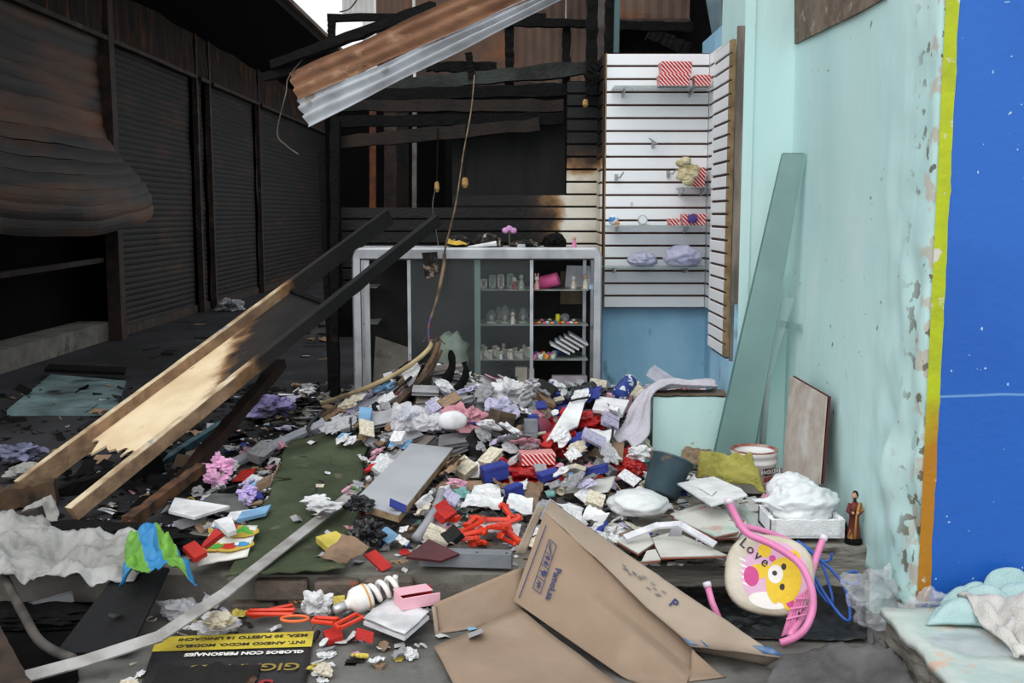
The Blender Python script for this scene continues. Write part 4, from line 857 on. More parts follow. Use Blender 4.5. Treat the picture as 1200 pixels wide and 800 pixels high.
# foam tray and white bag
foam = mat('white_foam', (236, 237, 239), .8, (224, 224, 226), 20, bump=.3, bs=90)
tx0, tx1 = PY(902, 630, 4.82).x, PY(988, 630, 4.82).x; ty0, ty1 = 4.80, 5.06; tz = .03
ft = thing('foam_tray', 'broken white foam tray under the white plastic bag', 'tray', ((tx0 + tx1) / 2, 4.93, tz))
B().rbox((tx0, ty0, tz), (tx1, ty1, tz + .02), .004).build('bottom', foam, ft)
def rimw(p, q, n=14):
    p, q = Vector(p), Vector(q); b = B(); d = (q - p).normalized(); sd = Vector((-d.y, d.x, 0)) * .012; vs = []; fs = []
    for i in range(n + 1):
        c = p.lerp(q, i / n); hh = .086 + .012 * nz(i * .8, p.x * 9); vs += [c - sd, c + sd, c + sd + Vector((0, 0, hh)), c - sd + Vector((0, 0, hh))]
    for i in range(n):
        for k in range(4): fs.append((4 * i + k, 4 * i + (k + 1) % 4, 4 * i + 4 + (k + 1) % 4, 4 * i + 4 + k))
    fs += [(3, 2, 1, 0), tuple(4 * n + k for k in range(4))]; b.add(vs, fs); b.build('side_wall', foam, ft)
rimw((tx0, ty0 + .012, tz), (tx1, ty0 + .012, tz)); rimw((tx0 + .012, ty0, tz), (tx0 + .012, ty1, tz)); rimw((tx1 - .012, ty0, tz), (tx1 - .012, ty1, tz)); rimw((tx0, ty1 - .012, tz), (tx1, ty1 - .012, tz))
bagw = mat('white_film', (234, 236, 238), .35, (218, 221, 224), 5, see=.06, bump=.5, bs=22, spec=.5)
c0 = PY(938, 592, 4.97); b = B(); b.blob((c0.x, 4.97, tz + .115), (.165, .12, .10), .2, 1.5, 4, 5, .2); b.blob((c0.x - .03, 5.05, tz + .175), (.10, .08, .065), .3, 1.8, 14, 4); b.sheet(wavy(bil(PY(880, 586, 4.87), PY(925, 580, 4.9), PY(930, 600, 4.88), PY(886, 590, 4.85)), .012, 16, 3), 12, 8, .004)
for q in b.v:       # the bag sits inside the tray and swells above its rim
    if q.z < tz + .105: q.x = min(max(q.x, tx0 + .032), tx1 - .032); q.y = min(max(q.y, ty0 + .032), ty1 - .032); q.z = max(q.z, tz + .024)
tag(b.build('plastic_bag', bagw, smooth=True), 'puffed white plastic bag lying in the foam tray', 'bag')
# ------------------------------------------------------------------ cardboard box
cardb = mat('brown_cardboard', (152, 131, 112), .85, (139, 118, 99), 3, .4, .65, .12, 40, col3=(164, 146, 130), ns3=2, lo3=.55, hi3=.75)
cardin = mat('cardboard_dusty', (166, 150, 134), .9, (150, 133, 116), 3, .4, .65, .15, 40, col3=(146, 138, 128), ns3=4, lo3=.6, hi3=.75)
ink = mat('navy_ink', (48, 56, 100), .7); tape = mat('blue_tape', (58, 92, 140), .5, (110, 134, 160), 20)
cb = thing('cardboard_box', 'collapsed brown cardboard box with open flaps lying at the kerb', 'box', tuple(PZ(690, 760, STREET)))
Av, Bv, Cv, Dv = PY(638, 600, 4.32), PY(602, 704, 4.16), PY(800, 842, 3.68), PY(811, 760, 3.95)
Ev, Av2 = PY(914, 771, 3.88), PY(644, 588, 4.46)
def cpanel(name, pts, m, parent=cb, t=.006, amp=.006, n=14, seed=0):
    b = B(); a, bb_, c, d = pts; nn = (bb_ - a).cross(d - a).normalized(); b.sheet(drape(wavy(bil(*pts), amp, 4, seed, nn), []), n, n, t); return b.build(name, m, parent, True)
b = B(); nn_ = (Cv - Bv).cross(Av - Bv).normalized(); nn_ = nn_ if nn_.y < 0 else -nn_; pq = bil(Bv, Cv, Dv, Av)
b.sheet(drape(lambda u, v: wavy(pq, .005, 4, 1, nn_)(u, v) - nn_ * .05 * S(.1, .8, u) * S(.55, .72, v), []), 24, 24, .006); side = b.build('printed_side', cardb, cb)
toppts = (Av, Dv + Vector((-.01, 0, .004)), Ev, Av2); cpanel('upper_side', toppts, cardin, seed=3, amp=.008)
# far long side and inner end
F1 = PZ(905, 800, STREET + .02); cpanel('rear_side', (Av2, Ev, Ev + Vector((-.05, .10, -.09)), Av2 + Vector((.02, -.09, -.5))), cardin, seed=7)
cpanel('end_flap', (Dv + Vector((0, 0, -.004)), PY(846, 792, 3.86), PY(850, 830, 3.84), PY(806, 826, 3.80)), cardb, seed=9, n=6)
cpanel('bottom_flap', (PZ(508, 757, -.10), Bv + Vector((.02, -.02, -.025)), PZ(760, 826, -.15), PZ(560, 850, -.115)), cardb, seed=11, amp=.008)
cpanel('standing_flap', (PY(514, 754, 4.05), PY(616, 716, 4.17), PY(611, 664, 4.24), PY(508, 707, 4.10)), cardb, seed=13, n=10)
cpanel('torn_flap', (PY(638, 592, 4.34), PY(628, 596, 4.30), PY(604, 648, 4.24), PY(616, 648, 4.25)), cardin, seed=15, n=5, amp=.003)
e = B(); e.tube([PY(514, 757, 4.04), PY(511, 735, 4.06), PY(508, 710, 4.09)], .009, 6); e.build('folded_edge', cardin, cb)
# print on the side
sx_ = (Av - Bv).normalized(); sl = (Cv - Bv).normalized(); sn_ = sl.cross(sx_).normalized()
def onside(along, up_, lift=.014):
    base = bil(Bv, Cv, Dv, Av); return base(along, up_) + sn_ * lift
if sn_.dot(Vector((0, -1, .4))) < 0: sn_ = -sn_
def sfr(a, u, lift=.012): 
    # lettering runs down the short side of the panel
    x = onside(a, u - .05) - onside(a, u + .05); y = onside(a + .05, u) - onside(a - .05, u); return frame(onside(a, u, lift), x, y)
text('PamoLsa', .038, sfr(.185, .42), cb, ink, 'maker_lettering', bold=.0008)
ln = B()
for a in (.03,): ln.beam(onside(a, .06), onside(a + .012, .9), .004, .001, up=sn_)
ln.build('printed_line', ink, cb)
ic = B(); a0, a1 = .085, .135; us = [.24, .38, .52, .66, .80]
for a in (a0, a1): ic.beam(onside(a, us[0]), onside(a, us[-1]), .003, .001, up=sn_)
for u in us: ic.beam(onside(a0, u), onside(a1, u), .003, .001, up=sn_)
am = (a0 + a1) / 2; da = (a1 - a0)
for k in range(4):
    c = (us[k] + us[k + 1]) / 2
    if k == 3:
        for q in range(7):
            g = q * PI / 6; ic.beam(onside(am - da * .2, c + .0) , onside(am + da * .25 * math.cos(g), c + .05 * math.sin(g - PI / 2)), .004, .001, up=sn_)
    elif k == 2:
        for o_ in (-.03, .03): ic.beam(onside(am - da * .3, c + o_), onside(am + da * .3, c + o_), .006, .001, up=sn_)
        for o_ in (-.03, .03): ic.beam(onside(am - da * .02, c + o_ - .02), onside(am + da * .02, c + o_ + .02), .01, .001, up=sn_)
    elif k == 1: ic.beam(onside(am - da * .05, c), onside(am + da * .35, c), .024, .001, up=sn_); ic.beam(onside(am - da * .35, c), onside(am, c), .005, .001, up=sn_)
    else:
        for g in (0, PI / 3, 2 * PI / 3): ic.beam(onside(am - da * .3 * math.cos(g), c - .05 * math.sin(g)), onside(am + da * .3 * math.cos(g), c + .05 * math.sin(g)), .004, .001, up=sn_)
ic.build('handling_symbols', ink, cb)
tb_ = bil(*toppts); tn = ((Dv - Av).cross(Av2 - Av)).normalized(); tn = tn if tn.z > 0 else -tn
smx = B()
for k in range(16):
    a = .42 + .24 * R.random(); c = .35 + .25 * R.random(); p = tb_(a, c) + tn * .012; q = tb_(a + .02, c + .02 * R.uniform(-1, 1)) + tn * .012; smx.beam(p, q, .007, .001, up=tn)
smx.build('smudged_print', mat('faded_ink', (110, 112, 124), .8, (150, 140, 130), 20), cb)
xx = tb_(.73, .4) - tb_(.66, .55); text('P', .055, frame(tb_(.70, .46) + tn * .013, tb_(.75, .45) - tb_(.65, .45), tb_(.7, .7) - tb_(.7, .2)), cb, ink, 'maker_mark', bold=.001)
cpanel('tape', (tb_(.95, -.02) + tn * .014, tb_(1.0, -.02) + tn * .014, tb_(1.0, .2) + tn * .014, tb_(.95, .2) + tn * .014), tape, t=.001, n=3, amp=.001)
cpanel('tape', (tb_(.95, .8) + tn * .014, tb_(1.0, .8) + tn * .014, tb_(1.0, 1.02) + tn * .014, tb_(.95, 1.02) + tn * .014), tape, t=.001, n=3, amp=.001)

# ------------------------------------------------------------------ pink child's chair
pinkt = mat('pink_tube', (228, 138, 184), .35, (218, 124, 172), 6, bump=.03, spec=.5); capw = mat('white_cap', (226, 214, 222), .5)
ch = thing('childrens_chair', 'pink tubular childs chair lying on its side with a printed round seat', 'chair', tuple(PZ(905, 768, STREET)))
def smooth(pts, sub=6):
    P = [Vector(p) for p in pts]; out = []
    for i in range(len(P) - 1):
        p0, p1, p2, p3 = P[max(i - 1, 0)], P[i], P[i + 1], P[min(i + 2, len(P) - 1)]
        for k in range(sub):
            t = k / sub; out.append(.5 * ((2 * p1) + (p2 - p0) * t + (2 * p0 - 5 * p1 + 4 * p2 - p3) * t * t + (3 * p1 - p0 - 3 * p2 + p3) * t ** 3))
    return out + [P[-1]]
hoop = [PY(853, 602, 4.36), PY(862, 622, 4.34), PY(875, 641, 4.31), PY(905, 655, 4.27), PY(935, 676, 4.22), PY(949, 702, 4.18), PY(952, 728, 4.15), PY(945, 750, 4.12), PY(932, 763, 4.12), PY(914, 770, 4.13)]
B().tube(smooth(hoop), .0155, 12).build('frame_tube', pinkt, ch, True)
B().tube(smooth([PY(965, 645, 4.42), PY(955, 672, 4.38), PY(948, 700, 4.32), PY(944, 730, 4.28), PY(925, 762, 4.14)]), .015, 12).build('leg', pinkt, ch, True)
B().tube([PY(828, 700, 4.32), PY(834, 722, 4.28), PY(846, 750, 4.24)], .014, 10).build('leg', pinkt, ch, True)
B().tube(smooth([PY(868, 632, 4.42), PY(900, 640, 4.46), PY(935, 658, 4.44), PY(946, 690, 4.38)]), .014, 10).build('rear_tube', pinkt, ch, True)
for a_, c_ in ((hoop[0], hoop[1]), (PY(965, 645, 4.42), PY(955, 672, 4.38)), (PY(828, 700, 4.32), PY(834, 722, 4.28))):
    d = (c_ - a_).normalized(); B().tube([a_ - d * .006, a_ + d * .016], .0175, 12).build('end_cap', capw, ch, True)
sc_ = PY(901, 690, 4.33); ex = (PY(955, 694, 4.28) - PY(850, 680, 4.37)).normalized(); ey = (PY(906, 640, 4.38) - PY(890, 738, 4.27)).normalized(); SM = frame(sc_, ex, ey); s0 = 4.33 / F
seat = B(); n = 40; prof = [(0, .012), (.82, .012), (.93, .008), (1, -.004), (.97, -.016), (.8, -.02), (0, -.02)]
vs = []; fs = []
for r_, z_ in prof:
    for k in range(n):
        a = 2 * PI * k / n; q = (abs(math.cos(a)) ** 2.6 + abs(math.sin(a)) ** 2.6) ** (-1 / 2.6); vs.append(SM @ Vector((53 * s0 * r_ * q * math.cos(a), 48 * s0 * r_ * q * math.sin(a), z_)))
for i in range(len(prof) - 1):
    for k in range(n): fs.append((i * n + k, i * n + (k + 1) % n, (i + 1) * n + (k + 1) % n, (i + 1) * n + k))
seat.add(vs, fs); seat_o = seat.build('seat', mat('cream_vinyl', (214, 206, 190), .4, (190, 180, 160), 6), ch, True)
def decal(name, m, cx, cy, rx, ry, lift, rot=0, nn=20, poly=None):
    P = poly or [(rx * math.cos(2 * PI * k / nn), ry * math.sin(2 * PI * k / nn)) for k in range(nn)]
    c, s_ = math.cos(rot), math.sin(rot); b = B(); b.plate([SM @ Vector(((cx + x * c - y * s_) * s0, (cy + x * s_ + y * c) * s0, .0125 + lift)) for x, y in P], .0006, tuple(SM.to_3x3() @ Vector((0, 0, 1)))); return b.build(name, m, seat_o)
pk = mat('print_pink', (222, 176, 206), .4); yw = mat('print_yellow', (232, 196, 40), .4); hp = mat('print_magenta', (206, 70, 140), .4); wh = mat('print_white', (240, 236, 230), .4); dk = mat('print_dark', (50, 40, 40), .4)
decal('printed_field', pk, 6, 1, 40, 40, .0008)
decal('printed_patch', wh, 2, -30, 24, 10, .0014)
decal('bear_ear', yw, 26, 24, 9, 9, .0016); decal('bear_ear', yw, 27, -30, 9, 9, .0016); decal('inner_ear', hp, 26, 24, 5, 5, .0022); decal('inner_ear', hp, 27, -30, 5, 5, .0022)
decal('bear_body', yw, -14, 2, 17, 9, .0018, .4); decal('bear_dress', hp, -21, -4, 9, 12, .0022, .2)
decal('bear_face', yw, 17, -4, 21, 27, .0026); decal('muzzle', wh, 7, 2, 9, 11, .0034); decal('eye', dk, 16, 12, 3, 4, .0034); decal('eye', dk, 16, -12, 3, 4, .0034); decal('nose', dk, 6, 3, 3, 3, .004)
decal('bear_arm', yw, 5, -22, 5, 12, .0032, .5); decal('fruit', yw, -8, 28, 8, 8, .0018); decal('fruit', hp, 2, 20, 4, 4, .0022); decal('fruit', yw, 30, 8, 4, 4, .003)
for k in range(5): decal('stripe', wh, -33 + k * 1.5, 14 - k * 7, 5, 1.2, .0018, -.3)
for k, ch_ in enumerate('Love'): text(ch_, 17 * s0, SM @ Matrix.Translation(Vector(((-33 + k * 9) * s0, (34 - k * 6.5) * s0, .0148))) @ Matrix.Rotation(-.6, 4, 'Z'), seat_o, dk, 'lettering', bold=.0006)
bk_ = B()
for k in range(5):
    bk_.tube([PY(922 + k * 5, 752 - k * 6, 4.2), PY(934 + k * 3, 715 - k * 2, 4.22)], .0045, 6)
for k in range(3): bk_.tube([PY(921 + k * 5, 742 - k * 12, 4.2), PY(945 + k, 736 - k * 9, 4.2)], .0045, 6)
bk_.build('lattice_back', pinkt, ch)
b = B(); b.sheet(bil(PY(915, 762, 4.2), PY(928, 756, 4.2), PY(936, 728, 4.22), PY(926, 728, 4.22)), 3, 3, .012); b.build('back_bar', pinkt, ch)
ch.location.z += max(0, STREET + .006 - min(v.z for v in world_mesh(ch)[0]))
# hangers
hangm = mat('blue_hanger_plastic', (52, 92, 176), .35)
def hanger(label, pts, hook):
    t = thing('clothes_hanger', label, 'hanger', tuple(pts[2]), 'blue clothes hangers'); B().tube(smooth(pts + [pts[0]], 4), .007, 8).build('shoulders', hangm, t, True); B().tube(smooth(hook, 4), .006, 8).build('hook', hangm, t, True); t.location.z += max(0, STREET + .035 - min(v.z for v in world_mesh(t)[0]))
hanger('blue plastic hanger hanging over the floor edge beside the pink chair', [PY(934, 641, 4.60), PY(984, 686, 4.50), PY(996, 731, 4.33), PY(984, 728, 4.33), PY(958, 690, 4.46)], [PY(984, 686, 4.5), PY(998, 692, 4.48), PY(1007, 686, 4.48), PY(1002, 677, 4.48), PY(991, 679, 4.48)])
hanger('blue plastic hanger tucked behind the pink chair leg', [PY(938, 640, 4.70), PY(962, 662, 4.63), PY(976, 712, 4.50), PY(955, 690, 4.56)], [PY(962, 662, 4.63), PY(972, 660, 4.63), PY(975, 652, 4.63)])

# ------------------------------------------------------------------ right foreground: ledge, cloth, films, tarpaulin
ledgem = mat('paint_spattered_slab', (196, 204, 198), .8, (170, 190, 182), 4, .4, .65, .35, 20, col3=(206, 180, 160), ns3=7, lo3=.58, hi3=.66)
lx = PZ(1056, 738, -.03).x
lg = thing('stone_ledge', 'paint spattered concrete ledge under the teal cloth', 'ledge', (2.0, 3.8, STREET))
b = B(); b.sheet(lambda u, v: (lx + .02 * nz(v * 6) * (1 - u) + 1.5 * u, 3.1 + .98 * v, -.045 + .012 * nz(u * 9, v * 9)), 24, 16, .03); b.build('top_slab', ledgem, lg, True)
b = B(); n = 12
def rockface(u, v): return Vector((lx + .03 + .025 * nz(u * 9, v * 5), 3.1 + .96 * u, STREET - .02 + .17 * v))
b.sheet(rockface, 20, 8, .02); b.box((lx + .05, 3.12, STREET - .02), (lx + 1.5, 4.05, -.065)); b.build('rough_side', concrete, lg)
clothm = mat('pale_teal_towel', (178, 206, 204), .95, (160, 192, 190), 5, .4, .65, .5, 120); clothw = mat('white_towel', (216, 214, 208), .95, (192, 188, 182), 4, .4, .65, .5, 120, col3=(130, 122, 118), ns3=7, lo3=.66, hi3=.74)
def towel(name, label, corners, m, amp, fr, seed, over, t=.012, n=34):
    b = B(); P = [PZ(u, v, z) for u, v, z in corners]; base = bil(*P)
    def fn(u, v):
        p = base(u, v); k = S(0, .15, u) * S(1, .85, u) * S(0, .15, v) * S(1, .85, v)
        f = abs(math.sin(6 * u + 4 * v + 3 * nz(u * 2, v * 2, seed))) * amp * .7 + amp * abs(nz(u * fr, v * fr, seed)) * 1.4
        return p + Vector((.02 * nz(u * 5, v * 5, seed), .02 * nz(v * 5, u * 5, seed), f * (.3 + .7 * k)))
    def inwall(u, v):
        p = fn(u, v); p.y = min(p.y, 4.165); return p
    b.sheet(drape(inwall, over, .5 * t + .006), n, n, t); return tag(b.build(name, m, smooth=True), label, 'cloth')
teal_towel = towel('towel', 'pale teal towel crumpled on the concrete ledge', [(1085, 732, -.02), (1215, 738, -.02), (1230, 672, .06), (1112, 698, 0)], clothm, .055, 3, 1, [lg])
towel('towel', 'dirty white towel lying over the pale teal towel', [(1122, 702, .03), (1188, 770, -.015), (1235, 775, -.015), (1215, 700, .1)], clothw, .05, 3, 5, [lg, teal_towel])
film = mat('clear_film', (214, 216, 224), .2, (236, 238, 240), 10, see=.78, bump=.8, bs=14, spec=1)
for lab, u, v, y, r_, sd in (('big clear plastic bag slumped at the foot of the blue wall', 1034, 706, 4.35, (.15, .11, .14), 2), ('clear plastic bag end twisted against the blue wall', 1090, 716, 4.12, (.08, .06, .075), 9), ('clear plastic film lying on the end of the ledge', 1150, 782, 3.7, (.17, .10, .04), 12)):
    p = PY(u, v, y); b = B(); b.blob(p, r_, .55, 2.0, sd, 4, .1, 'cell')
    for q in b.v:      # pressed against the wall, the paving and the ledge
        if q.x < 1.655 or q.y > 4.24: q.x = min(q.x, 1.615)
        else: q.y = min(q.y, 4.165)
        q.z = max(q.z, (-.010 if q.x > lx - .02 and q.y < 4.095 else STREET + .012))
    tag(b.build('clear_bag', film), lab, 'bag', 'clear plastic bags by the blue wall')
b = B(); b.sheet(wavy(bil(PY(1063, 765, 3.95), PY(1078, 760, 3.93), PY(1105, 800, 3.72), PY(1080, 806, 3.74)), .006, 10, 2, (0, -1, 0)), 6, 8, .002)
tag(b.build('printed_film', mat('blue_printed_film', (210, 212, 216), .25, (52, 92, 160), 14, .52, .58, see=.2)), 'clear wrapper with blue print hanging on the ledge side', 'wrapper')
tarpm = mat('black_polythene', (20, 21, 24), .35, (12, 12, 14), 6, bump=.6, bs=14, spec=.4)
b = B(); base = bil(Vector((.9, 4.2, STREET + .012)), Vector((1.46, 4.16, STREET + .012)), Vector((1.64, 4.74, -.185)), Vector((.47, 4.74, -.19)))
b.sheet(drape(wavy(base, .012, 10, 4), []), 60, 30, .004); tag(b.build('black_tarpaulin', tarpm, smooth=True), 'crumpled black plastic tarpaulin along the foot of the floor edge', 'tarpaulin')
b = B(); base = bil(PZ(870, 850, STREET + .02), PZ(1110, 850, STREET + .02), PZ(1046, 742, -.16), PZ(915, 776, -.19))
b.sheet(drape(lambda u, v: (lambda p: Vector((min(p.x, lx - .012), p.y, p.z)))(wavy(base, .035, 5, 8)(u, v)), []), 30, 20, .006); tag(b.build('grey_sheet', mat('grey_dusty_sheet', (104, 102, 102), .8, (74, 72, 72), 4, bump=.3), smooth=True), 'dusty grey sheet lying before the black tarpaulin', 'sheet')

# ------------------------------------------------------------------ left foreground
filmgrey = mat('dirty_grey_film', (172, 172, 170), .4, (138, 136, 132), 4, .35, .65, .6, 16, see=.10, col3=(104, 96, 84), ns3=7, lo3=.6, hi3=.72)
b = B(); base = bil(PY(15, 640, 5.0), PY(82, 640, 5.0), PY(62, 580, 5.15), PY(18, 606, 5.15)); b.sheet(drape(wavy(base, .06, 6, 7, (0, -1, .4)), [bpy.data.objects['floor_soot_layer']]), 20, 16, .004); tag(b.build('plastic_sheet', filmgrey, smooth=True), 'upright fold of grey plastic film beside the charred pole', 'plastic sheet')
P = [PZ(64, 764, -.095), PZ(152, 764, -.095), PZ(198, 664, .07), PZ(148, 658, .07)]; b = B(); b.plate(P, .012, (0, 0, 1))
feltb = tag(b.build('felt_covered_board', mat('black_felt', (20, 20, 22), .85, (14, 14, 15), 30)), 'thin black felt board sloping down from the striped bag', 'board')
tpx('charred pole poking out over the grey plastic', -30, 622, 49, 601, 4.7, 15, name='charred_pole', cat='pole', m=mat('charred_pole', (58, 52, 48), .8, (30, 28, 27), 9, world=True), jag=.1)
cable('bent_pipe', 'rusty bent pipe lying on the left rubbish', [PZ(0, 666, .07), PZ(14, 694, .01), PZ(30, 724, -.04), PZ(44, 748, -.062), PZ(62, 762, -.064), PZ(86, 772, -.06)], .019, mat('grimy_pipe', (84, 78, 74), .7, (50, 45, 42), 9), 'pipe', 10)
tpx('pale lath lying under the black panel', -20, 728, 86, 698, 4.14, 11, y1=4.28, name='painted_lath', m=mat('pale_lath', (138, 140, 146), .7, (90, 90, 92), 6), cat='lath', jag=.03)
tpx('white lath lying lowest under the black panel', -20, 750, 76, 741, 4.1, 7, y1=4.12, name='painted_lath', m=mat('dull_white_lath', (164, 162, 158), .7, (110, 108, 104), 8), cat='lath', jag=.03)
tpx('dark brown beam end at the kerb', -20, 742, 26, 830, 3.78, 30, y1=3.3, name='broken_beam', m=mat('dark_brown_wood', (62, 48, 38), .8, (40, 32, 27), 8), jag=.1)
tpx('charred beam lying under the grey plastic', -40, 668, 120, 640, 4.55, 26, y1=4.9, name='charred_beam')
tpx('broken brown timber end below the fallen door', -20, 588, 66, 574, 5.35, 26, y1=5.45, name='broken_beam', m=mat('broken_timber', (88, 66, 48), .85, (46, 38, 32), 9, world=True))
tpx('charred timber crossing beneath the fallen door', 60, 580, 190, 542, 5.6, 16, y1=5.9, name='charred_beam')
b = B(); b.blob((-2.0, 4.16, KERB + .03), (.3, .1, .035), .4, 3, 3, 4, .3); tag(b.build('charred_mound', char), 'mound of charred rubbish under the black panel', 'mound')
b = B(); b.blob(PZ(90, 634, .0) + Vector((0, -.17, .055)), (.55, .13, .07), .35, 3, 5, 4, .25); tag(b.build('charred_mound', char), 'mound of charred rubbish under the grey plastic sheet', 'mound')
b = B(); base = bil(PZ(-60, 690, .03), PZ(160, 678, .05), PZ(190, 622, .16), PZ(-60, 612, .14))
b.sheet(drape(wavy(wavy(base, .06, 3.2, 3), .03, 10, 5), [feltb] + [o for o in COL.objects if o.parent is None and o.name.split('.')[0] in ('charred_mound', 'bent_pipe', 'charred_beam', 'floor_soot_layer') and (o.location.y < 5.4 or o.name == 'floor_soot_layer') and o.location.x < -.9], .01), 60, 34, .004); tag(b.build('plastic_sheet', filmgrey, smooth=True), 'dirty grey plastic sheet crumpled over the left rubbish', 'plastic sheet')
# striped green and blue bag
sb_ = mat('green_striped_film', (112, 166, 62), .4, (86, 138, 50), 6)
def bs_(N, L):
    s = mth(N, L, 'ADD', mth(N, L, 'MULTIPLY', axis(N, L, 0, False), .9), mth(N, L, 'MULTIPLY', axis(N, L, 1, False), .5)); return ramp01(N, L, mth(N, L, 'FRACT', mth(N, L, 'MULTIPLY', s, 7.5)), .5, .53)
mix_by(sb_, bs_, (46, 124, 176))
b = B(); base = bil(PZ(140, 684, .08), PZ(232, 694, .04), PZ(205, 640, .16), PZ(150, 636, .16)); b.sheet(lambda u, v: wavy(wavy(base, .04, 6, 5), .03, 13, 2)(u, v) + Vector((0, 0, .05 * math.sin(PI * u))), 34, 24, .004); tag(b.build('striped_bag', sb_, smooth=True), 'green and blue striped plastic bag beside the black panel', 'bag')
# child's picture book
bk2 = thing('picture_book', 'torn childrens board book with bright printed letters', 'book', tuple(PZ(268, 640, .05)))
P = [PZ(232, 664, .05), PZ(290, 652, .06), PZ(302, 618, .09), PZ(250, 612, .10)]
b = B(); b.sheet(wavy(bil(*P), .008, 6, 1), 10, 10, .008); b.build('cover', mat('book_white', (228, 226, 218), .6), bk2, True)
bq = bil(*P)
for k, (uu, vv, c_, w) in enumerate(((.30, .80, (70, 150, 200), .09), (.52, .78, (200, 50, 40), .09), (.74, .74, (80, 160, 60), .09), (.25, .35, (80, 160, 60), .07), (.55, .32, (200, 50, 40), .08), (.8, .35, (70, 150, 200), .07))):
    b = B(); pts = [bq(uu, vv) + Vector((w * .8 * math.cos(a) , w * math.sin(a) * .9, .012)) for a in [2 * PI * q / 10 for q in range(10)]]; b.plate(pts, .002, (0, 0, 1)); h_ = b.build('yellow_outline', yellow, bk2)
    if k < 3: text('DIA'[k], .13, frame(bq(uu, vv) + Vector((0, 0, .016)), bq(.6, .5) - bq(.5, .5), bq(.5, .6) - bq(.5, .5)), bk2, mat('book_ink%d' % k, c_, .5), 'lettering', .001, .006)
    else: b = B(); b.plate([bq(uu, vv) + Vector((w * .5 * math.cos(a), w * math.sin(a) * .5, .0145)) for a in [2 * PI * q / 8 for q in range(8)]], .002, (0, 0, 1)); b.build('print_blob', mat('book_ink%d' % k, c_, .5), bk2)
quad('red_tile', 'small bright red square lying on the picture book', 'square', [(214, 640), (228, 654), (243, 646), (228, 633)], .02, mat('bright_red', (186, 44, 34), .5), z=.13)
# poster with printed lettering, upside down to the viewer
posm = mat('black_poster', (40, 40, 42), .5, (30, 30, 32), 6, bump=.15)
pz = KERB + .012; po = thing('advertising_poster', 'torn black and yellow advertising poster lying upside down at the kerb', 'poster', tuple(PZ(270, 780, pz - .01)))
Q = bil(PZ(150, 846, pz), PZ(352, 846, pz), PZ(368, 741, pz), PZ(184, 748, pz))
b = B(); b.sheet(lambda u, v: Q(u, v) + Vector((0, 0, .004 * nz(u * 6, v * 6))), 16, 12, .003); b.build('paper', posm, po, True)
b = B(); b.sheet(lambda u, v: Q(u, .80 + .2 * v) + Vector((0, 0, .006)), 8, 3, .001); b.build('yellow_band', mat('poster_yellow', (206, 188, 60), .5, (176, 156, 54), 9), po)
def pt(body, u, v, size, m, bold=.001, sx=1.0): text(body, size, frame(Q(u, v) + Vector((0, 0, .0085)), Q(u - .1, v) - Q(u, v), Q(u, v - .1) - Q(u, v)), po, m, 'lettering', .0004, bold, 'LEFT', sx=sx)
pt('MZA. 30 PUESTO 16 UNICACHI', .965, .945, .036, dk); pt('INT. ANEXO MCDO. MODELO', .955, .855, .036, dk)
pt('GLOBOS CON PERSONAJES', .955, .735, .036, wh, .0014); pt('GIGANTES', .95, .56, .085, mat('poster_gold', (150, 128, 60), .5), .001); pt('S', .80, .36, .12, mat('poster_red', (150, 40, 50), .5), .003)
b = B(); b.sheet(lambda u, v: Q(.08 + .62 * u + .06 * nz(v * 7, 1), .02 + .56 * v + .07 * nz(u * 8, 5)) + Vector((0, 0, .012 + .01 * abs(nz(u * 9, v * 9)))), 22, 16, .002); b.build('burnt_layer', mat('burnt_poster', (24, 20, 18), .8, (12, 11, 11), 7, col3=(96, 66, 44), ns3=9, lo3=.62, hi3=.7), po)

# ------------------------------------------------------------------ things on the low wall and the tiles before it
towelw = mat('lilac_grey_towel', (200, 196, 206), .95, (184, 180, 190), 6, .4, .65, .5, 90)
b = B(); sp_ = smooth([Vector((1.24, 6.37, .52)), Vector((1.08, 6.36, .52)), Vector((.93, 6.36, .52)), Vector((.835, 6.33, .47)), Vector((.775, 6.28, .36)), Vector((.74, 6.22, .26)), Vector((.64, 6.14, .20))], 6)
def tw(u, v):
    i = u * (len(sp_) - 1); k = min(int(i), len(sp_) - 2); p = sp_[k].lerp(sp_[k + 1], i - k); w = .085 + .06 * S(.5, 1, u); a = (v - .5) * 2
    d = Vector((0, -1, 0)).lerp(Vector((.55, -.65, 0)), S(.45, .7, u)); return p + d * a * w + Vector((0, 0, .016 * math.sin(a * 7 + u * 5) - .02 * abs(a) * (1 - S(.4, .6, u)) + .012 * nz(u * 9, v * 6)))
b.sheet(drape(tw, [bpy.data.objects['wall_low'], bpy.data.objects['wall_low_cap']], .008), 48, 16, .012); tag(b.build('towel', towelw, smooth=True), 'lilac grey towel draped over the end of the low teal wall', 'cloth')
quad('orange_scrap', 'rust orange scrap stuck at the end of the low wall', 'scrap', [(823, 464), (846, 458), (848, 466), (828, 471)], .01, mat('rust_scrap', (150, 82, 50), .8), Ys=(6.4, 6.4, 6.3, 6.3))
quad('white_corner_board', 'white triangular board end standing behind the low wall', 'board', [(800, 458), (827, 442), (827, 470), (806, 474)], .006, white, Ys=(6.92, 6.92, 6.88, 6.88))
gbx = thing('gift_box', 'red striped gift box lying behind the towel on the low wall', 'box', tuple(PY(806, 462, 6.6)), 'red striped gift boxes'); p = PY(806, 459, 6.6); b = B(); b.beam(p + Vector((-.07, 0, .005)), p + Vector((.075, 0, -.01)), .09, .06); b.build('body', redstripe, gbx)
b = B(); p = PY(780, 448, 6.85); b.beam(p + Vector((-.1, .02, .08)), p + Vector((.12, -.05, -.06)), .16, .055); tag(b.build('white_carton', colmat('lilac_white_card', (206, 206, 222))), 'open lilac white carton sticking up behind the towel', 'carton')
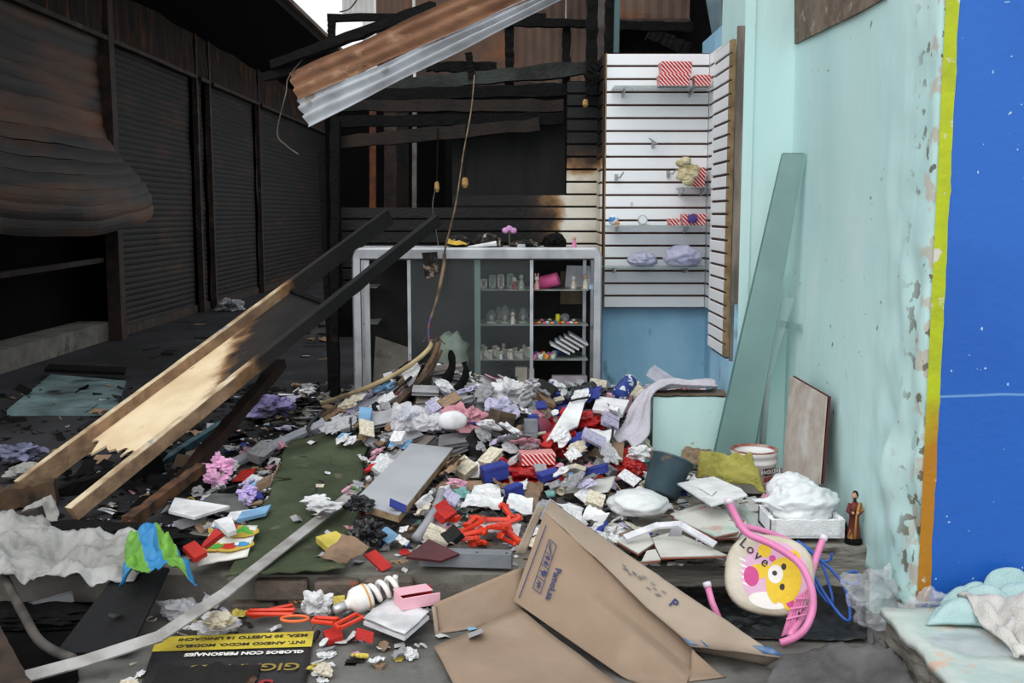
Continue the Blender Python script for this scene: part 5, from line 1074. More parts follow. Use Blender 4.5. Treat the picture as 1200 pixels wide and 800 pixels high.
tile_w = mat('dusty_white_tile', (214, 212, 206), .6, (192, 188, 180), 4, .4, .65, .1, 40, col3=(160, 150, 140), ns3=7, lo3=.62, hi3=.74); clay = mat('red_clay', (150, 88, 70), .85)
def tile(label, px, lift=.02, t=.012, m=tile_w):
    P = [PZ(u, v, lift) for u, v in px]; tt = thing('floor_tile', label, 'tile', tuple(sum(P, Vector()) / len(P)), 'loose floor tiles'); b = B(); b.plate(P, t * .4, (0, 0, 1)); b.build('glaze', m, tt); b = B(); b.plate([p - Vector((0, 0, t * .4)) for p in P], t * .7, (0, 0, 1)); b.build('clay_body', clay, tt)
tile('white floor tile along the floor edge beside the small tile corner', [(764, 630), (774, 652), (852, 650), (790, 622)], .03)
tile('broken corner of a white tile at the floor edge', [(752, 657), (774, 655), (768, 643), (758, 645)], .03)
tile('long white floor tile half under the cardboard box', [(700, 620), (748, 648), (766, 636), (757, 618), (715, 612)], .03)
tile('large dusty tile lying under the bent white strip', [(785, 602), (842, 630), (865, 628), (874, 612), (822, 590)], .045)
tile('dusty tile with green stains behind the bent strip', [(790, 606), (838, 628), (866, 622), (850, 598), (830, 594)], .075, m=mat('stained_tile', (204, 202, 196), .6, (150, 186, 172), 5, .5, .62, col3=(190, 160, 150), ns3=8))
quad('white_board', 'white board propped on rubbish beside the yellow cloth', 'board', [(794, 566), (834, 592), (876, 580), (868, 572), (836, 558)], .008, white, z=.16)
quad('white_scrap', 'small white flap lying on the propped white board', 'scrap', [(818, 570), (834, 580), (840, 574)], .004, white, z=.17)
quad('wide_white_panel', 'wide pale panel lying flat between tiles and foam tray', 'panel', [(800, 600), (878, 640), (906, 636), (888, 590), (840, 584)], .01, mat('pale_dusty_panel', (204, 204, 206), .7, (176, 174, 172), 5, col3=(130, 126, 122), ns3=7), z=.025)
strip('bent_strip', 'white bent plastic strip lying over the tiles', [PZ(732, 630, .06), PZ(770, 616, .10), PZ(796, 614, .12), PZ(836, 637, .06)], .035, .012, colmat('white_plastic_strip', (224, 224, 230)))
clothy = mat('mustard_cloth', (168, 162, 84), .95, (146, 140, 70), 6, .4, .65, .5, 90)
b = B(); base = bil(PY(816, 562, 5.58), PY(898, 578, 5.38), PY(880, 534, 5.47), PY(820, 532, 5.62)); b.sheet(drape(wavy(base, .04, 7, 2, (0, -.4, 1)), []), 30, 20, .008); tag(b.build('yellow_cloth', clothy, smooth=True), 'mustard yellow cloth crumpled before the paint bucket', 'cloth')
# dark teal bin, torn
bn = thing('plastic_bin', 'torn dark teal plastic bin lying on the rubbish', 'bin', tuple(PY(782, 588, 5.5))); bm_ = mat('dark_teal_plastic', (66, 86, 96), .5, (50, 68, 76), 5, col3=(130, 116, 96), ns3=5, lo3=.6, hi3=.66)
c0 = PY(780, 566, 5.55) + Vector((0, 0, .03)); Mb = Matrix.Rotation(.35, 3, 'Y') @ Matrix.Rotation(-.35, 3, 'X'); b = B(); b.lathe([(0, -.10), (.085, -.10), (.095, -.09), (.115, .10), (.122, .105), (.118, .108), (.108, .095), (.088, -.085), (0, -.088)], c0, 22, Mb); b.build('shell', bm_, bn, True)
b = B(); b.lathe([(.118, .098), (.127, .104), (.122, .112), (.114, .108)], c0, 22, Mb, False); b.build('rim', bm_, bn, True)
bagp = mat('dull_white_film', (228, 230, 230), .4, (206, 208, 210), 5, see=.08, bump=.4, bs=20)
b = B(); p = GR(748, 602, .055); b.blob(p, (.14, .13, .06), .18, 1.3, 21, 4, .3); tag(b.build('plastic_bag', bagp, smooth=True), 'smooth white plastic bag lying before the dark teal bin', 'bag')
quad('white_paper_sheet', 'large dirty white paper lying left of the white bag', 'paper', [(638, 588), (712, 590), (722, 570), (664, 572)], .004, mat('dirty_paper', (212, 210, 204), .8, (190, 186, 178), 6), lift=.05, amp=.015, fr=6)
# glass strip, gold ring
quad('glass_strip', 'narrow clear glass strip lying beside the foam tray', 'glass', [(862, 588), (882, 617), (889, 613), (870, 586)], .006, MATS['clear_acrylic'], z=.06)
tr = thing('gold_ring_disc', 'white disc with a gold ring lying on the pale panel', 'disc', tuple(PZ(882, 604, .05))); p = PZ(866, 614, .055); B().lathe([(.036, 0), (.036, .012), (.033, .014)], p, 24).build('disc', white, tr); B().lathe([(.018, .014), (.018, .018), (.026, .018), (.026, .014)], p, 24, None, False).build('ring', mat('gold_ring', (150, 110, 50), .4), tr)
# ------------------------------------------------------------------ the rubbish heap: fine litter nobody could count
def cellmat(name, cols, sc, rough=.8):
    m = bpy.data.materials.new(name); m.use_nodes = True; N = m.node_tree.nodes; L = m.node_tree.links; b = N['Principled BSDF']; b.inputs['Roughness'].default_value = rough
    g = N.new('ShaderNodeNewGeometry'); v = N.new('ShaderNodeTexVoronoi'); v.inputs['Scale'].default_value = sc; L.new(g.outputs['Position'], v.inputs['Vector'])
    sp = N.new('ShaderNodeSeparateColor'); L.new(v.outputs['Color'], sp.inputs[0]); r = N.new('ShaderNodeValToRGB'); r.color_ramp.interpolation = 'CONSTANT'
    els = r.color_ramp.elements
    while len(els) < len(cols): els.new(.5)
    for i, c in enumerate(cols): els[i].position = i / len(cols); els[i].color = C(*c)
    L.new(sp.outputs[0], r.inputs[0]); L.new(r.outputs[0], b.inputs['Base Color'])
    bp = N.new('ShaderNodeBump'); bp.inputs['Strength'].default_value = .8; bp.inputs['Distance'].default_value = .03; L.new(v.outputs['Distance'], bp.inputs['Height']); L.new(bp.outputs[0], b.inputs['Normal']); return m
heapcol = cellmat('mixed_litter', [(92, 88, 84), (150, 148, 146), (60, 56, 54), (190, 188, 186), (110, 96, 84), (40, 38, 40), (128, 120, 128), (84, 76, 70), (170, 160, 150), (70, 74, 96)], 24)
b = B(); nx, ny = 120, 120
def hp_(u, v):
    x = -1.75 + 3.05 * u; y = 4.6 + 3.05 * v; p = H(x, y)
    edge = S(-1.75, -1.3, x) * S(4.6, 5.3, y) * (1 - S(.5, .8, x) * (1 - S(6.3, 6.48, y)))
    return Vector((x, y, max(p - .10, .3 * p) * edge - .03 * (1 - edge) + .02 * nz(x * 14, y * 14) * edge))
b.sheet(hp_, nx, ny, .01); tag(b.build('rubbish_heap', heapcol), 'heaped litter of scraps piled against the display cabinet', 'rubbish heap', kind='stuff')
# ------------------------------------------------------------------ what lies on what: a height map of floor, heap and everything already lying there
import numpy as np
GX0, GY0, GS, GNX, GNY = -5.3, 3.2, .01, 705, 1060
yy_, xx_ = np.meshgrid(GY0 + GS * (np.arange(GNY) + .5), GX0 + GS * (np.arange(GNX) + .5))
HM = np.where(yy_ >= np.where(xx_ < .45, 4.38, 4.77), 0.0, np.where(xx_ < .04, KERB, STREET)).astype(np.float64)
def samples(V, Fc, sp):
    """points spread over the faces, no further apart than sp"""
    V = np.array([tuple(v) for v in V]); tri = np.array([(f[0], f[i], f[i + 1]) for f in Fc for i in range(1, len(f) - 1)])
    A_, B_, C_ = V[tri[:, 0]], V[tri[:, 1]], V[tri[:, 2]]
    e = np.maximum(np.maximum(np.linalg.norm(A_ - B_, axis=1), np.linalg.norm(B_ - C_, axis=1)), np.linalg.norm(A_ - C_, axis=1)); n = np.clip(np.ceil(e / sp).astype(int), 1, 400); out = [V]
    for k in np.unique(n):
        if k == 1: continue
        w = np.array([(i / k, j / k, 1 - (i + j) / k) for i in range(k + 1) for j in range(k + 1 - i)]); m = n == k
        out.append((w[None, :, 0:1] * A_[m][:, None] + w[None, :, 1:2] * B_[m][:, None] + w[None, :, 2:3] * C_[m][:, None]).reshape(-1, 3))
    return np.concatenate(out)
def cells(P):
    i = np.floor((P[:, 0] - GX0) / GS).astype(int); j = np.floor((P[:, 1] - GY0) / GS).astype(int); ok = (i >= 0) & (i < GNX) & (j >= 0) & (j < GNY); return np.clip(i, 0, GNX - 1), np.clip(j, 0, GNY - 1), ok
def raise_map(P, limit=None):
    i, j, ok = cells(P); z = P[:, 2]
    if limit is not None: ok &= (z < GROUND[i, j] + limit)
    np.maximum.at(HM, (i[ok], j[ok]), z[ok])
def top_at(x, y):
    i, j, _ = cells(np.array([[x, y, 0]])); return HM[i[0], j[0]]
for nm in ('floor_soot_layer', 'floor_ash_layer', 'rubbish_heap'): raise_map(samples(*world_mesh(bpy.data.objects[nm]), GS))
GROUND = HM.copy()
STATIC = []
for o in list(COL.objects):
    if o.parent is not None or o.type not in ('MESH', 'EMPTY') or o.name.startswith(('floor', 'rubbish_heap', 'ceiling')): continue
    V, Fc = world_mesh(o)
    if not V: continue
    lo = [min(v[i] for v in V) for i in range(3)]; hi = [max(v[i] for v in V) for i in range(3)]
    if hi[0] < -5 or lo[0] > 1.75 or hi[1] < 3.2 or lo[1] > 13.5 or lo[2] > .9: continue
    STATIC.append((lo, hi, BVHTree.FromPolygons(V, Fc)))
    if max(hi[i] - lo[i] for i in range(2)) < 2.6: raise_map(samples(V, Fc, GS), .13)
BASE = HM.copy(); COVER = HM > GROUND + .004; PROT = np.zeros_like(COVER)
def clash(V, Fc, pad=0):
    lo = [min(v[i] for v in V) for i in range(3)]; hi = [max(v[i] for v in V) for i in range(3)]; T = None
    for l, h, t in STATIC:
        if any(lo[i] > h[i] or hi[i] < l[i] for i in range(3)): continue
        T = T or BVHTree.FromPolygons(V, Fc)
        if T.overlap(t): return True
    return False
scrapcols = {'white': (230, 230, 232), 'grey': (160, 160, 164), 'brown': (150, 122, 98), 'black': (22, 21, 22), 'blue': (48, 62, 150), 'red': (198, 44, 38), 'pink': (226, 168, 190),
             'lilac': (196, 190, 218), 'teal': (120, 176, 170), 'green': (92, 150, 70), 'yellow': (222, 200, 90), 'cream': (222, 212, 190), 'sky': (130, 176, 214)}
SM_ = {k: mat('scrap_' + k, v, .65, tuple(int(c * .82) for c in v), 7, .4, .65, .15, 40, jit=.15) for k, v in scrapcols.items()}
keys = list(scrapcols); b = B()
CQ = [PZ(264, 682, .02), PZ(404, 672, .02), PZ(434, 528, .06), PZ(342, 530, .06)]
def oncarpet(x, y): return all((CQ[(i + 1) % 4].x - CQ[i].x) * (y - CQ[i].y) - (CQ[(i + 1) % 4].y - CQ[i].y) * (x - CQ[i].x) > 0 for i in range(4))
def inreg(x, y):
    if oncarpet(x, y): return .06
    if x > 1.28 and y > 6.25: return 0
    if y < edge_y(x) + .02: return .10 if (y > 3.9 and -1.6 < x < .1) else 0
    d = S(-1.7, -1.0, x) * S(4.4, 5.9, y) * .9 + .12
    if x > .8 and 5.0 < y < 6.3: d *= .5
    if 6.28 < y < 6.5 and x > .8: return 0
    return d
RB = random.Random(21); wts = [36, 24, 16, 12, 2.5, 1.2, 4, 6, 1.5, .6, 1, 7, 1.5]
def flake(b, x, y, s_, poly, faces, tilt):
    """one scrap lying on what is below it; none where it would stick into something standing there"""
    M_ = Euler((RB.gauss(0, tilt), RB.gauss(0, tilt), RB.uniform(0, 6.3))).to_matrix(); P = [M_ @ Vector(p) + Vector((x, y, 0)) for p in poly]; A = np.array([tuple(p) for p in P]); i, j, ok = cells(A)
    if not ok.all() or (HM[i, j].max() - HM[i, j].min()) > .05: return False
    dz = (HM[i, j] - A[:, 2]).max() + .002; P = [p + Vector((0, 0, dz)) for p in P]
    if COVER[i, j].any():
        if RB.random() < .75 or clash(P, faces): return False
    elif clash(P, faces): return False
    b.add(P, faces); A[:, 2] += dz; raise_map(A); return True
cnt = 0
while cnt < 5200:
    x, y = RB.uniform(-2.1, 1.55), RB.uniform(3.9, 7.6)
    if RB.random() > inreg(x, y): continue
    s_ = RB.choice((.012, .018, .025, .035)); b.m = RB.choices(range(len(keys)), wts)[0]; w, h_ = s_ * RB.uniform(.6, 1.5), s_ * RB.uniform(.4, 1); q = RB.uniform(-.4, .4) * s_; cnt += 1
    flake(b, x, y, s_, ((-w, -h_, 0), (0, -h_, q), (w, -h_ * .8, 0), (w * .9, h_, .002), (0, h_ * 1.1, q), (-w, h_ * .7, 0)), [(0, 1, 4, 5), (1, 2, 3, 4)], .3)
b.m = 1; tag(b.build('loose_litter', [SM_[k] for k in keys]), 'countless small scraps strewn over the heap and floor', 'litter', kind='stuff')
b = B(); cnt = 0
while cnt < 2600:
    x, y = RB.uniform(-4.6, -1.0), RB.uniform(5.0, 9.2); cnt += 1
    s_ = RB.choice((.01, .015, .02, .04))
    if RB.random() > .25 + .75 * S(-3.2, -1.6, x) or oncarpet(x, y): continue
    b.m = RB.choices((0, 1, 2, 3), (22, 1.5, 1, .5))[0]; w, h_ = s_ * RB.uniform(.6, 2), s_ * RB.uniform(.3, 1)
    flake(b, x, y, s_, ((-w, -h_, 0), (w, -h_, .004), (w, h_, 0), (-w, h_, .006)), [(0, 1, 2, 3)], .25)
b.m = 1; tag(b.build('charred_litter', [char, SM_['grey'], SM_['brown'], SM_['white']]), 'countless charred scraps strewn over the sooty floor', 'litter', kind='stuff')
BEFORE = set(COL.objects)

# ------------------------------------------------------------------ recognisable things in the heap
def crum(name, label, cat, u, v, w, h, m, amp=.35, fr=2, seed=None, group=None, lift=0, sub=3):
    p = GR(u, v); s = p.y / F; b = B(); b.blob(p + Vector((0, 0, h * s * .35 + lift)), (w * s / 2, w * s * .4, h * s / 2), amp * 1.5 if amp > .1 else amp, fr, seed if seed is not None else u * .37 + v, 4 if amp > .1 else 3, .3, 'cell' if amp > .1 else True); return tag(b.build(name, m, smooth=amp < .1), label, cat, group)
def slabq(name, label, cat, px, m, t=.008, lift=.05, dz=(0, 0, 0, 0), group=None, amp=0):
    P = [GR(u, v, lift + d) for (u, v), d in zip(px, dz)]; b = B()
    if amp: b.sheet(wavy(bil(*P), amp, 9, px[0][0]), 10, 10, t)
    else: b.plate(P, t, (0, -.3, 1))
    return tag(b.build(name, m), label, cat, group)
def carton(name, label, cat, u, v, w, h, d, rot, m, tilt=0, parts=True, group=None, lift=0):
    """box resting on the heap; w h d in pixels at that distance"""
    p = GR(u, v); s = p.y / F; w, h, d = w * s, h * s, d * s; t = thing(name, label, cat, tuple(p), group)
    M_ = Matrix.Translation(p + Vector((0, 0, lift))) @ Matrix.Rotation(rot, 4, 'Z') @ Matrix.Rotation(tilt, 4, 'Y')
    b = B(); b.rbox((-w / 2, -d / 2, 0), (w / 2, d / 2, h * .78), .003); b.v = [M_ @ q for q in b.v]; b.build('body', m, t)
    b = B(); b.rbox((-w / 2 - .002, -d / 2 - .002, h * .7), (w / 2 + .002, d / 2 + .002, h), .003); b.v = [M_ @ q for q in b.v]; b.build('lid', m, t); return t
g1 = colmat('ash_grey_card', (168, 168, 172)); g2 = colmat('ash_grey_dark', (120, 118, 120))
GC = [((486, 478), (532, 488), (542, 470), (500, 462)), ((488, 492), (528, 506), (546, 494), (506, 478)), ((500, 462), (536, 462), (530, 436), (498, 446)), ((492, 470), (530, 476), (534, 458), (494, 452)), ((540, 488), (572, 478), (556, 460), (530, 468)),
      ((505, 510), (540, 508), (532, 492), (500, 494)), ((520, 470), (560, 476), (566, 464), (530, 456)), ((478, 506), (502, 512), (508, 496), (486, 490)), ((484, 452), (510, 456), (524, 440), (502, 436))]
for i in range(22):
    a_ = i * 2.4; rr = .55 + .45 * ((i * 7) % 10) / 10; u, v = 519 + 34 * rr * math.cos(a_), 476 + 30 * rr * math.sin(a_); p = GR(u, v, .03 + .012 * (i % 4)) + Vector((0, -.03, 0)); w, d = RB.uniform(.08, .115), RB.uniform(.06, .082)
    M_ = Matrix.Translation(p) @ Euler((RB.gauss(.22, .12), RB.gauss(0, .14), RB.uniform(-.8, .8))).to_matrix().to_4x4(); t = thing('ash_grey_book', 'fire greyed book in the pile under the standing conduit', 'book', tuple(p), 'fire greyed books on the heap')
    def part(lo, hi, nm, m): q = B(); q.rbox(lo, hi, .0015); q.v = [M_ @ x for x in q.v]; q.build(nm, m, t)
    part((-w, -d, .022), (w, d, .026), 'cover', g1 if i % 3 else mat('ash_brown_cover', (140, 132, 126), .8, (90, 80, 74), 8)); part((-w + .004, -d + .004, .004), (w - .004, d - .003, .022), 'pages', g2); part((-w, -d, 0), (w, d, .004), 'cover', g1)
for i, (pts, w) in enumerate((([(476, 505), (480, 470), (497, 428)], .03), ([(494, 470), (503, 440), (518, 410)], .026), ([(520, 452), (530, 430), (528, 410)], .034), ([(462, 474), (486, 452), (502, 436)], .028), ([(536, 458), (546, 440), (544, 424)], .03))):
    P = [PY(u, v, 6.72 - .03 * i + .001 * (470 - v)) for u, v in pts]; b = B(); b.tube(smooth(P, 4), [w * (.9 + .5 * nz(k * .7, i)) + .01 - .003 * k for k in range(9)], 5)
    tag(b.build('charred_spike', [char, mat('scorched_ply', (92, 74, 60), .85, (34, 30, 28), 10)][i % 2]), ['long charred spike rising left in the greyed books', 'scorched spike leaning on the standing conduit', 'charred spike curling behind the greyed books', 'scorched strip across the foot of the spikes', 'short charred spike right of the greyed books'][i], 'splinter')
W = {k: SM_[k] for k in SM_}
tulle = mat('pink_tulle', (216, 160, 170), .8, (196, 130, 146), 9, see=.15, bump=.5, bs=40)
clearw = mat('clear_wrap', (214, 212, 218), .2, (236, 236, 240), 9, see=.4, bump=.7, bs=30, spec=.6)
redbag = mat('red_film', (200, 30, 30), .3, (160, 20, 24), 6, see=.06, bump=.6, bs=26, spec=.5)
blackbag = mat('black_film', (18, 18, 20), .3, (30, 30, 34), 8, bump=.6, bs=24, spec=.5)
crum('tulle_bundle', 'dusty pink tulle bundle on the heap', 'tulle', 548, 512, 44, 32, tulle, .5, 2.2)
crum('clear_wrapper', 'clear crumpled wrapper left of the pink tulle', 'wrapper', 476, 514, 34, 34, clearw, .45)
crum('clear_wrapper', 'clear wrapper below the pink tulle', 'wrapper', 490, 532, 36, 20, clearw, .4)
crum('white_paper_wad', 'big white paper wad right of the greyed books', 'paper', 588, 484, 44, 30, W['white'], .4, 2, 4)
crum('white_paper_wad', 'white paper wad at the cabinet foot', 'paper', 610, 464, 34, 22, W['white'], .4, 2, 5)
crum('lilac_bag', 'lilac plastic bag beside the pink tulle', 'bag', 572, 500, 34, 26, lilacbag, .35)
crum('white_jug', 'round white plastic jug half buried by the grey board', 'jug', 517, 540, 34, 24, W['white'], .06, 1)
crum('black_bag', 'glossy black plastic bag before the open cabinet side', 'bag', 690, 466, 44, 22, blackbag, .5)
crum('red_bag', 'red plastic bag under the white paper', 'bag', 662, 532, 46, 34, redbag, .4, 2, 3); crum('red_bag', 'red plastic bag right of the cable loop', 'bag', 722, 544, 40, 26, redbag, .35, 2, 8)
crum('red_bag', 'red plastic bag behind the slanting white card', 'bag', 684, 500, 60, 22, redbag, .4, 2, 11); crum('red_bag', 'flattened red plastic bag before the striped box', 'bag', 622, 556, 80, 18, redbag, .4, 2, 14); crum('red_bag', 'small red bag left of the blue box', 'bag', 588, 552, 26, 14, redbag, .35, 2, 17)
slabq('white_card_board', 'slanting white board with a red stripe on the red bags', 'board', [(640, 545), (677, 530), (687, 506), (670, 510)], W['white'], .012, .13, (-.02, .0, .06, .07))
slabq('red_stripe_board', 'red board edge under the slanting white board', 'board', [(634, 545), (644, 548), (682, 506), (668, 504)], W['red'], .008, .10, (-.02, 0, .06, .06))
slabq('white_box_lid', 'clean white box lid lying above the red bags', 'lid', [(690, 506), (726, 510), (734, 494), (696, 488)], W['white'], .025, .10)
slabq('white_torn_paper', 'torn white paper over the brown cardboard and red bag', 'paper', [(686, 530), (716, 546), (726, 526), (692, 520)], W['white'], .003, .12, amp=.02)
slabq('brown_card_piece', 'brown cardboard under the torn white paper', 'cardboard', [(684, 544), (728, 552), (730, 530), (690, 526)], W['brown'], .006, .09)
t = carton('striped_box', 'red striped gift box crushed under the red bags', 'box', 628, 554, 40, 14, 26, .15, redstripe); t['group'] = 'red striped gift boxes'
carton('silver_case', 'upright silver plastic case standing in the heap', 'case', 622, 536, 15, 54, 10, .1, mat('silver_plastic', (150, 154, 160), .35, (120, 124, 130), 6, metal=.4))
bal = thing('balloon', 'dusty maroon balloon beside the silver case', 'balloon', tuple(GR(644, 516))); p = GR(644, 512); B().blob(p + Vector((0, 0, .07)), (.075, .07, .085), .04, 1, 3, 3, ridge=False).build('skin', mat('maroon_rubber', (140, 62, 80), .35, (120, 46, 62), 8), bal, True); B().lathe([(.012, 0), (.006, .02)], p + Vector((0, 0, -.02)), 8).build('knot', MATS['maroon_rubber'], bal)
b = B(); b.tube([GR(550, 544, .10), GR(640, 534, .12)], .011, 10); tag(b.build('cream_rod', W['cream'], smooth=True), 'cream plastic rod lying across the heap', 'rod')
carton('dark_open_carton', 'dark open cardboard carton beside the pink tulle', 'carton', 570, 528, 26, 26, 20, .7, mat('dark_carton', (96, 80, 64), .85, (60, 50, 42), 6), .3)
carton('pink_box', 'pale pink box beside the black bag', 'box', 712, 478, 26, 20, 18, .2, mat('pale_pink_card', (228, 166, 184), .6), .1)
can = thing('blue_can', 'blue drink can with white print lying on the heap', 'can', tuple(GR(728, 486))); p = GR(728, 484); Mc = Matrix.Rotation(1.0, 3, 'Z') @ Matrix.Rotation(1.15, 3, 'Y'); B().lathe([(.045, -.09), (.052, -.08), (.052, .08), (.045, .09)], p + Vector((0, 0, .055)), 18, Mc).build('can_body', mat('can_print', (40, 62, 130), .35, (210, 214, 224), 22, .56, .6), can, True); B().lathe([(.045, .09), (.046, .095), (.04, .095), (.038, .09)], p + Vector((0, 0, .055)), 18, Mc).build('can_rim', alu, can)
cable('black_cable', 'black cable looping over the red bags', [GR(668, 514, .10), GR(700, 508, .13), GR(715, 514, .14), GR(718, 528, .12), GR(712, 548, .10), GR(700, 560, .07), GR(664, 556, .06)], .007, mat('black_rubber', (26, 26, 28), .5), 'cable', 8)
for i, (u, v, w, h, d, r_) in enumerate(((650, 470, 22, 14, 16, .4), (660, 488, 26, 10, 10, .2), (668, 476, 18, 16, 10, 1.0), (592, 572, 30, 18, 20, .3), (640, 572, 24, 9, 18, .4), (634, 532, 10, 22, 8, .3), (655, 458, 14, 10, 10, .9), (700, 572, 28, 10, 12, -.3), (604, 590, 20, 16, 12, .6), (450, 632, 20, 10, 12, .4))):
    carton('blue_folder_box', ['deep blue box under the black bag', 'long deep blue box on the heap before the black bag', 'deep blue box tipped beside the pink box', 'deep blue box beside the brown cardboard apex', 'flat deep blue case before the red bags', 'deep blue slab leaning on the silver case', 'small deep blue box at the cabinet foot', 'deep blue curved case before the white paper', 'deep blue box behind the cardboard box tip', 'blue case beside the grey board'][i], 'box', u, v, w, h, d, r_, W['blue'], R.uniform(-.3, .3), group='deep blue boxes in the heap')
for i, q in enumerate((((555, 598), (592, 604), (590, 580), (560, 578)), ((586, 606), (616, 612), (618, 592), (590, 590)), ((540, 612), (586, 616), (590, 602), (548, 598)), ((596, 622), (618, 632), (622, 614), (600, 608)), ((530, 560), (566, 560), (570, 546), (536, 546)), ((640, 604), (676, 612), (684, 600), (650, 592)), ((690, 606), (716, 618), (724, 606), (700, 598)), ((560, 632), (584, 634), (588, 620), (566, 618)), ((655, 640), (690, 662), (706, 652), (672, 632)))):
    slabq('white_torn_paper', ['torn white paper pad before the brown cardboard strip', 'ragged white paper behind the cardboard box flap', 'white printed sheet behind the orange plastic pieces', 'small torn white paper touching the cardboard box', 'white paper corner beside the cream rod', 'grey white paper behind the cardboard box edge', 'dirty paper before the white plastic bag', 'pale paper among the orange plastic pieces', 'white paper half under the cardboard box edge'][i], 'paper', q, W['white'], .004, .05 + .01 * (i % 3), amp=.02, group='torn white papers')
cardbrown = [((528, 578), (562, 580), (578, 566), (540, 568)), ((500, 582), (560, 584), (556, 572), (510, 572)), ((536, 566), (578, 560), (582, 548), (545, 556)), ((804, 522), (850, 526), (856, 512), (812, 512)), ((800, 540), (830, 540), (838, 524), (808, 520)), ((614, 600), (634, 606), (644, 566), (624, 570)), ((376, 690), (404, 698), (434, 676), (402, 660))]
for i, q in enumerate(cardbrown): slabq('brown_cardboard_piece', ['rumpled brown cardboard behind the grey board', 'flat brown board over a black gap beside the grey board', 'layered brown cardboard under the cream rod', 'brown cardboard before the leaning glass', 'grey brown cardboard heap before the low wall', 'brown crumpled paper behind the cardboard box tip', 'brown cardboard scrap under the red lid'][i], 'cardboard', q, W['brown'], .008, .05, amp=.018 if i != 1 else 0, group='brown cardboard pieces')
orangep = mat('orange_red_plastic', (222, 62, 30), .35, (206, 50, 26), 8, spec=.5)
for i in range(13):
    u, v = 522 + (i * 37) % 76, 616 + (i * 23) % 32; p = GR(u, v); M_ = Matrix.Translation(p + Vector((0, 0, .03 + .01 * (i % 3)))) @ Euler((R.gauss(0, .3), R.gauss(0, .3), R.uniform(0, 3))).to_matrix().to_4x4()
    b = B(); w = R.uniform(.05, .085); b.rbox((-w, -.014, -.01), (w, .014, .01), .004); b.rbox((w * .5, -.03, -.008), (w * .8, .03, .012), .004); b.rbox((-w, -.03, -.006), (-w * .75, .016, .02), .003); b.v = [M_ @ q for q in b.v]; tag(b.build('orange_toy_piece', orangep), 'orange red plastic toy piece behind the grey lamp housing', 'toy', 'orange red plastic toy pieces')
slabq('maroon_board', 'small maroon board on the concrete beside the lamp housing', 'board', [(466, 668), (506, 682), (528, 664), (492, 656)], mat('maroon_laminate', (84, 40, 44), .5, (70, 32, 36), 8), .012, .01)
# spiral lamp
lp = PZ(440, 728, KERB); lamp = thing('spiral_lamp', 'white spiral energy saving lamp lying on the kerb', 'lamp', tuple(lp))
ax = Vector((.80, .42, .22)).normalized(); Ml = frame((0, 0, 0), ax.orthogonal(), ax.cross(ax.orthogonal())).to_3x3(); base = lp + Vector((-.085, -.04, .05))
lw = mat('lamp_white', (232, 230, 226), .4)
B().lathe([(.018, -.06), (.02, -.03), (.022, -.02), (.05, .0), (.056, .02), (.056, .06), (.048, .075), (0, .075)], base, 20, Ml).build('ballast', lw, lamp, True)
B().lathe([(.012, -.085), (.02, -.08), (.02, -.03)], base, 14, Ml).build('screw_cap', alu, lamp, True); B().lathe([(.0565, .052), (.0575, .056), (.0565, .06)], base, 20, Ml).build('orange_ring', mat('orange_ring', (206, 150, 70), .5), lamp, True)
B().tube([base + Ml @ Vector((.034 * math.cos(a), .034 * math.sin(a), .085 + .0065 * a)) for a in [k * .4 for k in range(48)]], .0115, 8).build('spiral_tube', lw, lamp, True)
pbx = thing('pink_open_box', 'pale pink open box with a red inside beside the spiral lamp', 'box', tuple(PZ(484, 728, KERB))); p = PZ(484, 728, KERB); Mx = Matrix.Translation(p + Vector((0, 0, .004))) @ Matrix.Rotation(.45, 4, 'Z')
def bx(a_, c_, m, nm): q = B(); q.rbox(a_, c_, .002); q.v = [Mx @ v for v in q.v]; q.build(nm, m, pbx)
pp = mat('pink_card', (232, 176, 190), .6); rr_ = mat('red_lining', (180, 36, 40), .6)
bx((-.08, -.05, 0), (.08, .05, .006), rr_, 'bottom'); bx((-.08, .045, 0), (.08, .051, .05), rr_, 'inner_wall'); bx((-.08, -.051, 0), (.08, -.045, .05), pp, 'front_wall'); bx((-.085, -.05, 0), (-.079, .05, .05), pp, 'side_wall'); bx((-.085, -.02, .05), (.06, .06, .056), pp, 'lid')
nb = thing('notepad', 'white notepad lying open before the spiral lamp', 'notepad', tuple(GR(466, 745))); P = [GR(426, 746, .02), GR(474, 766, .02), GR(503, 742, .03), GR(458, 722, .03)]; b = B(); b.sheet(wavy(bil(*P), .006, 7, 2), 8, 8, .004); b.build('top_page', W['white'], nb, True); b = B(); b.plate([q - Vector((0, 0, .012)) for q in P], .014, (0, 0, 1)); b.build('pages', pap, nb)
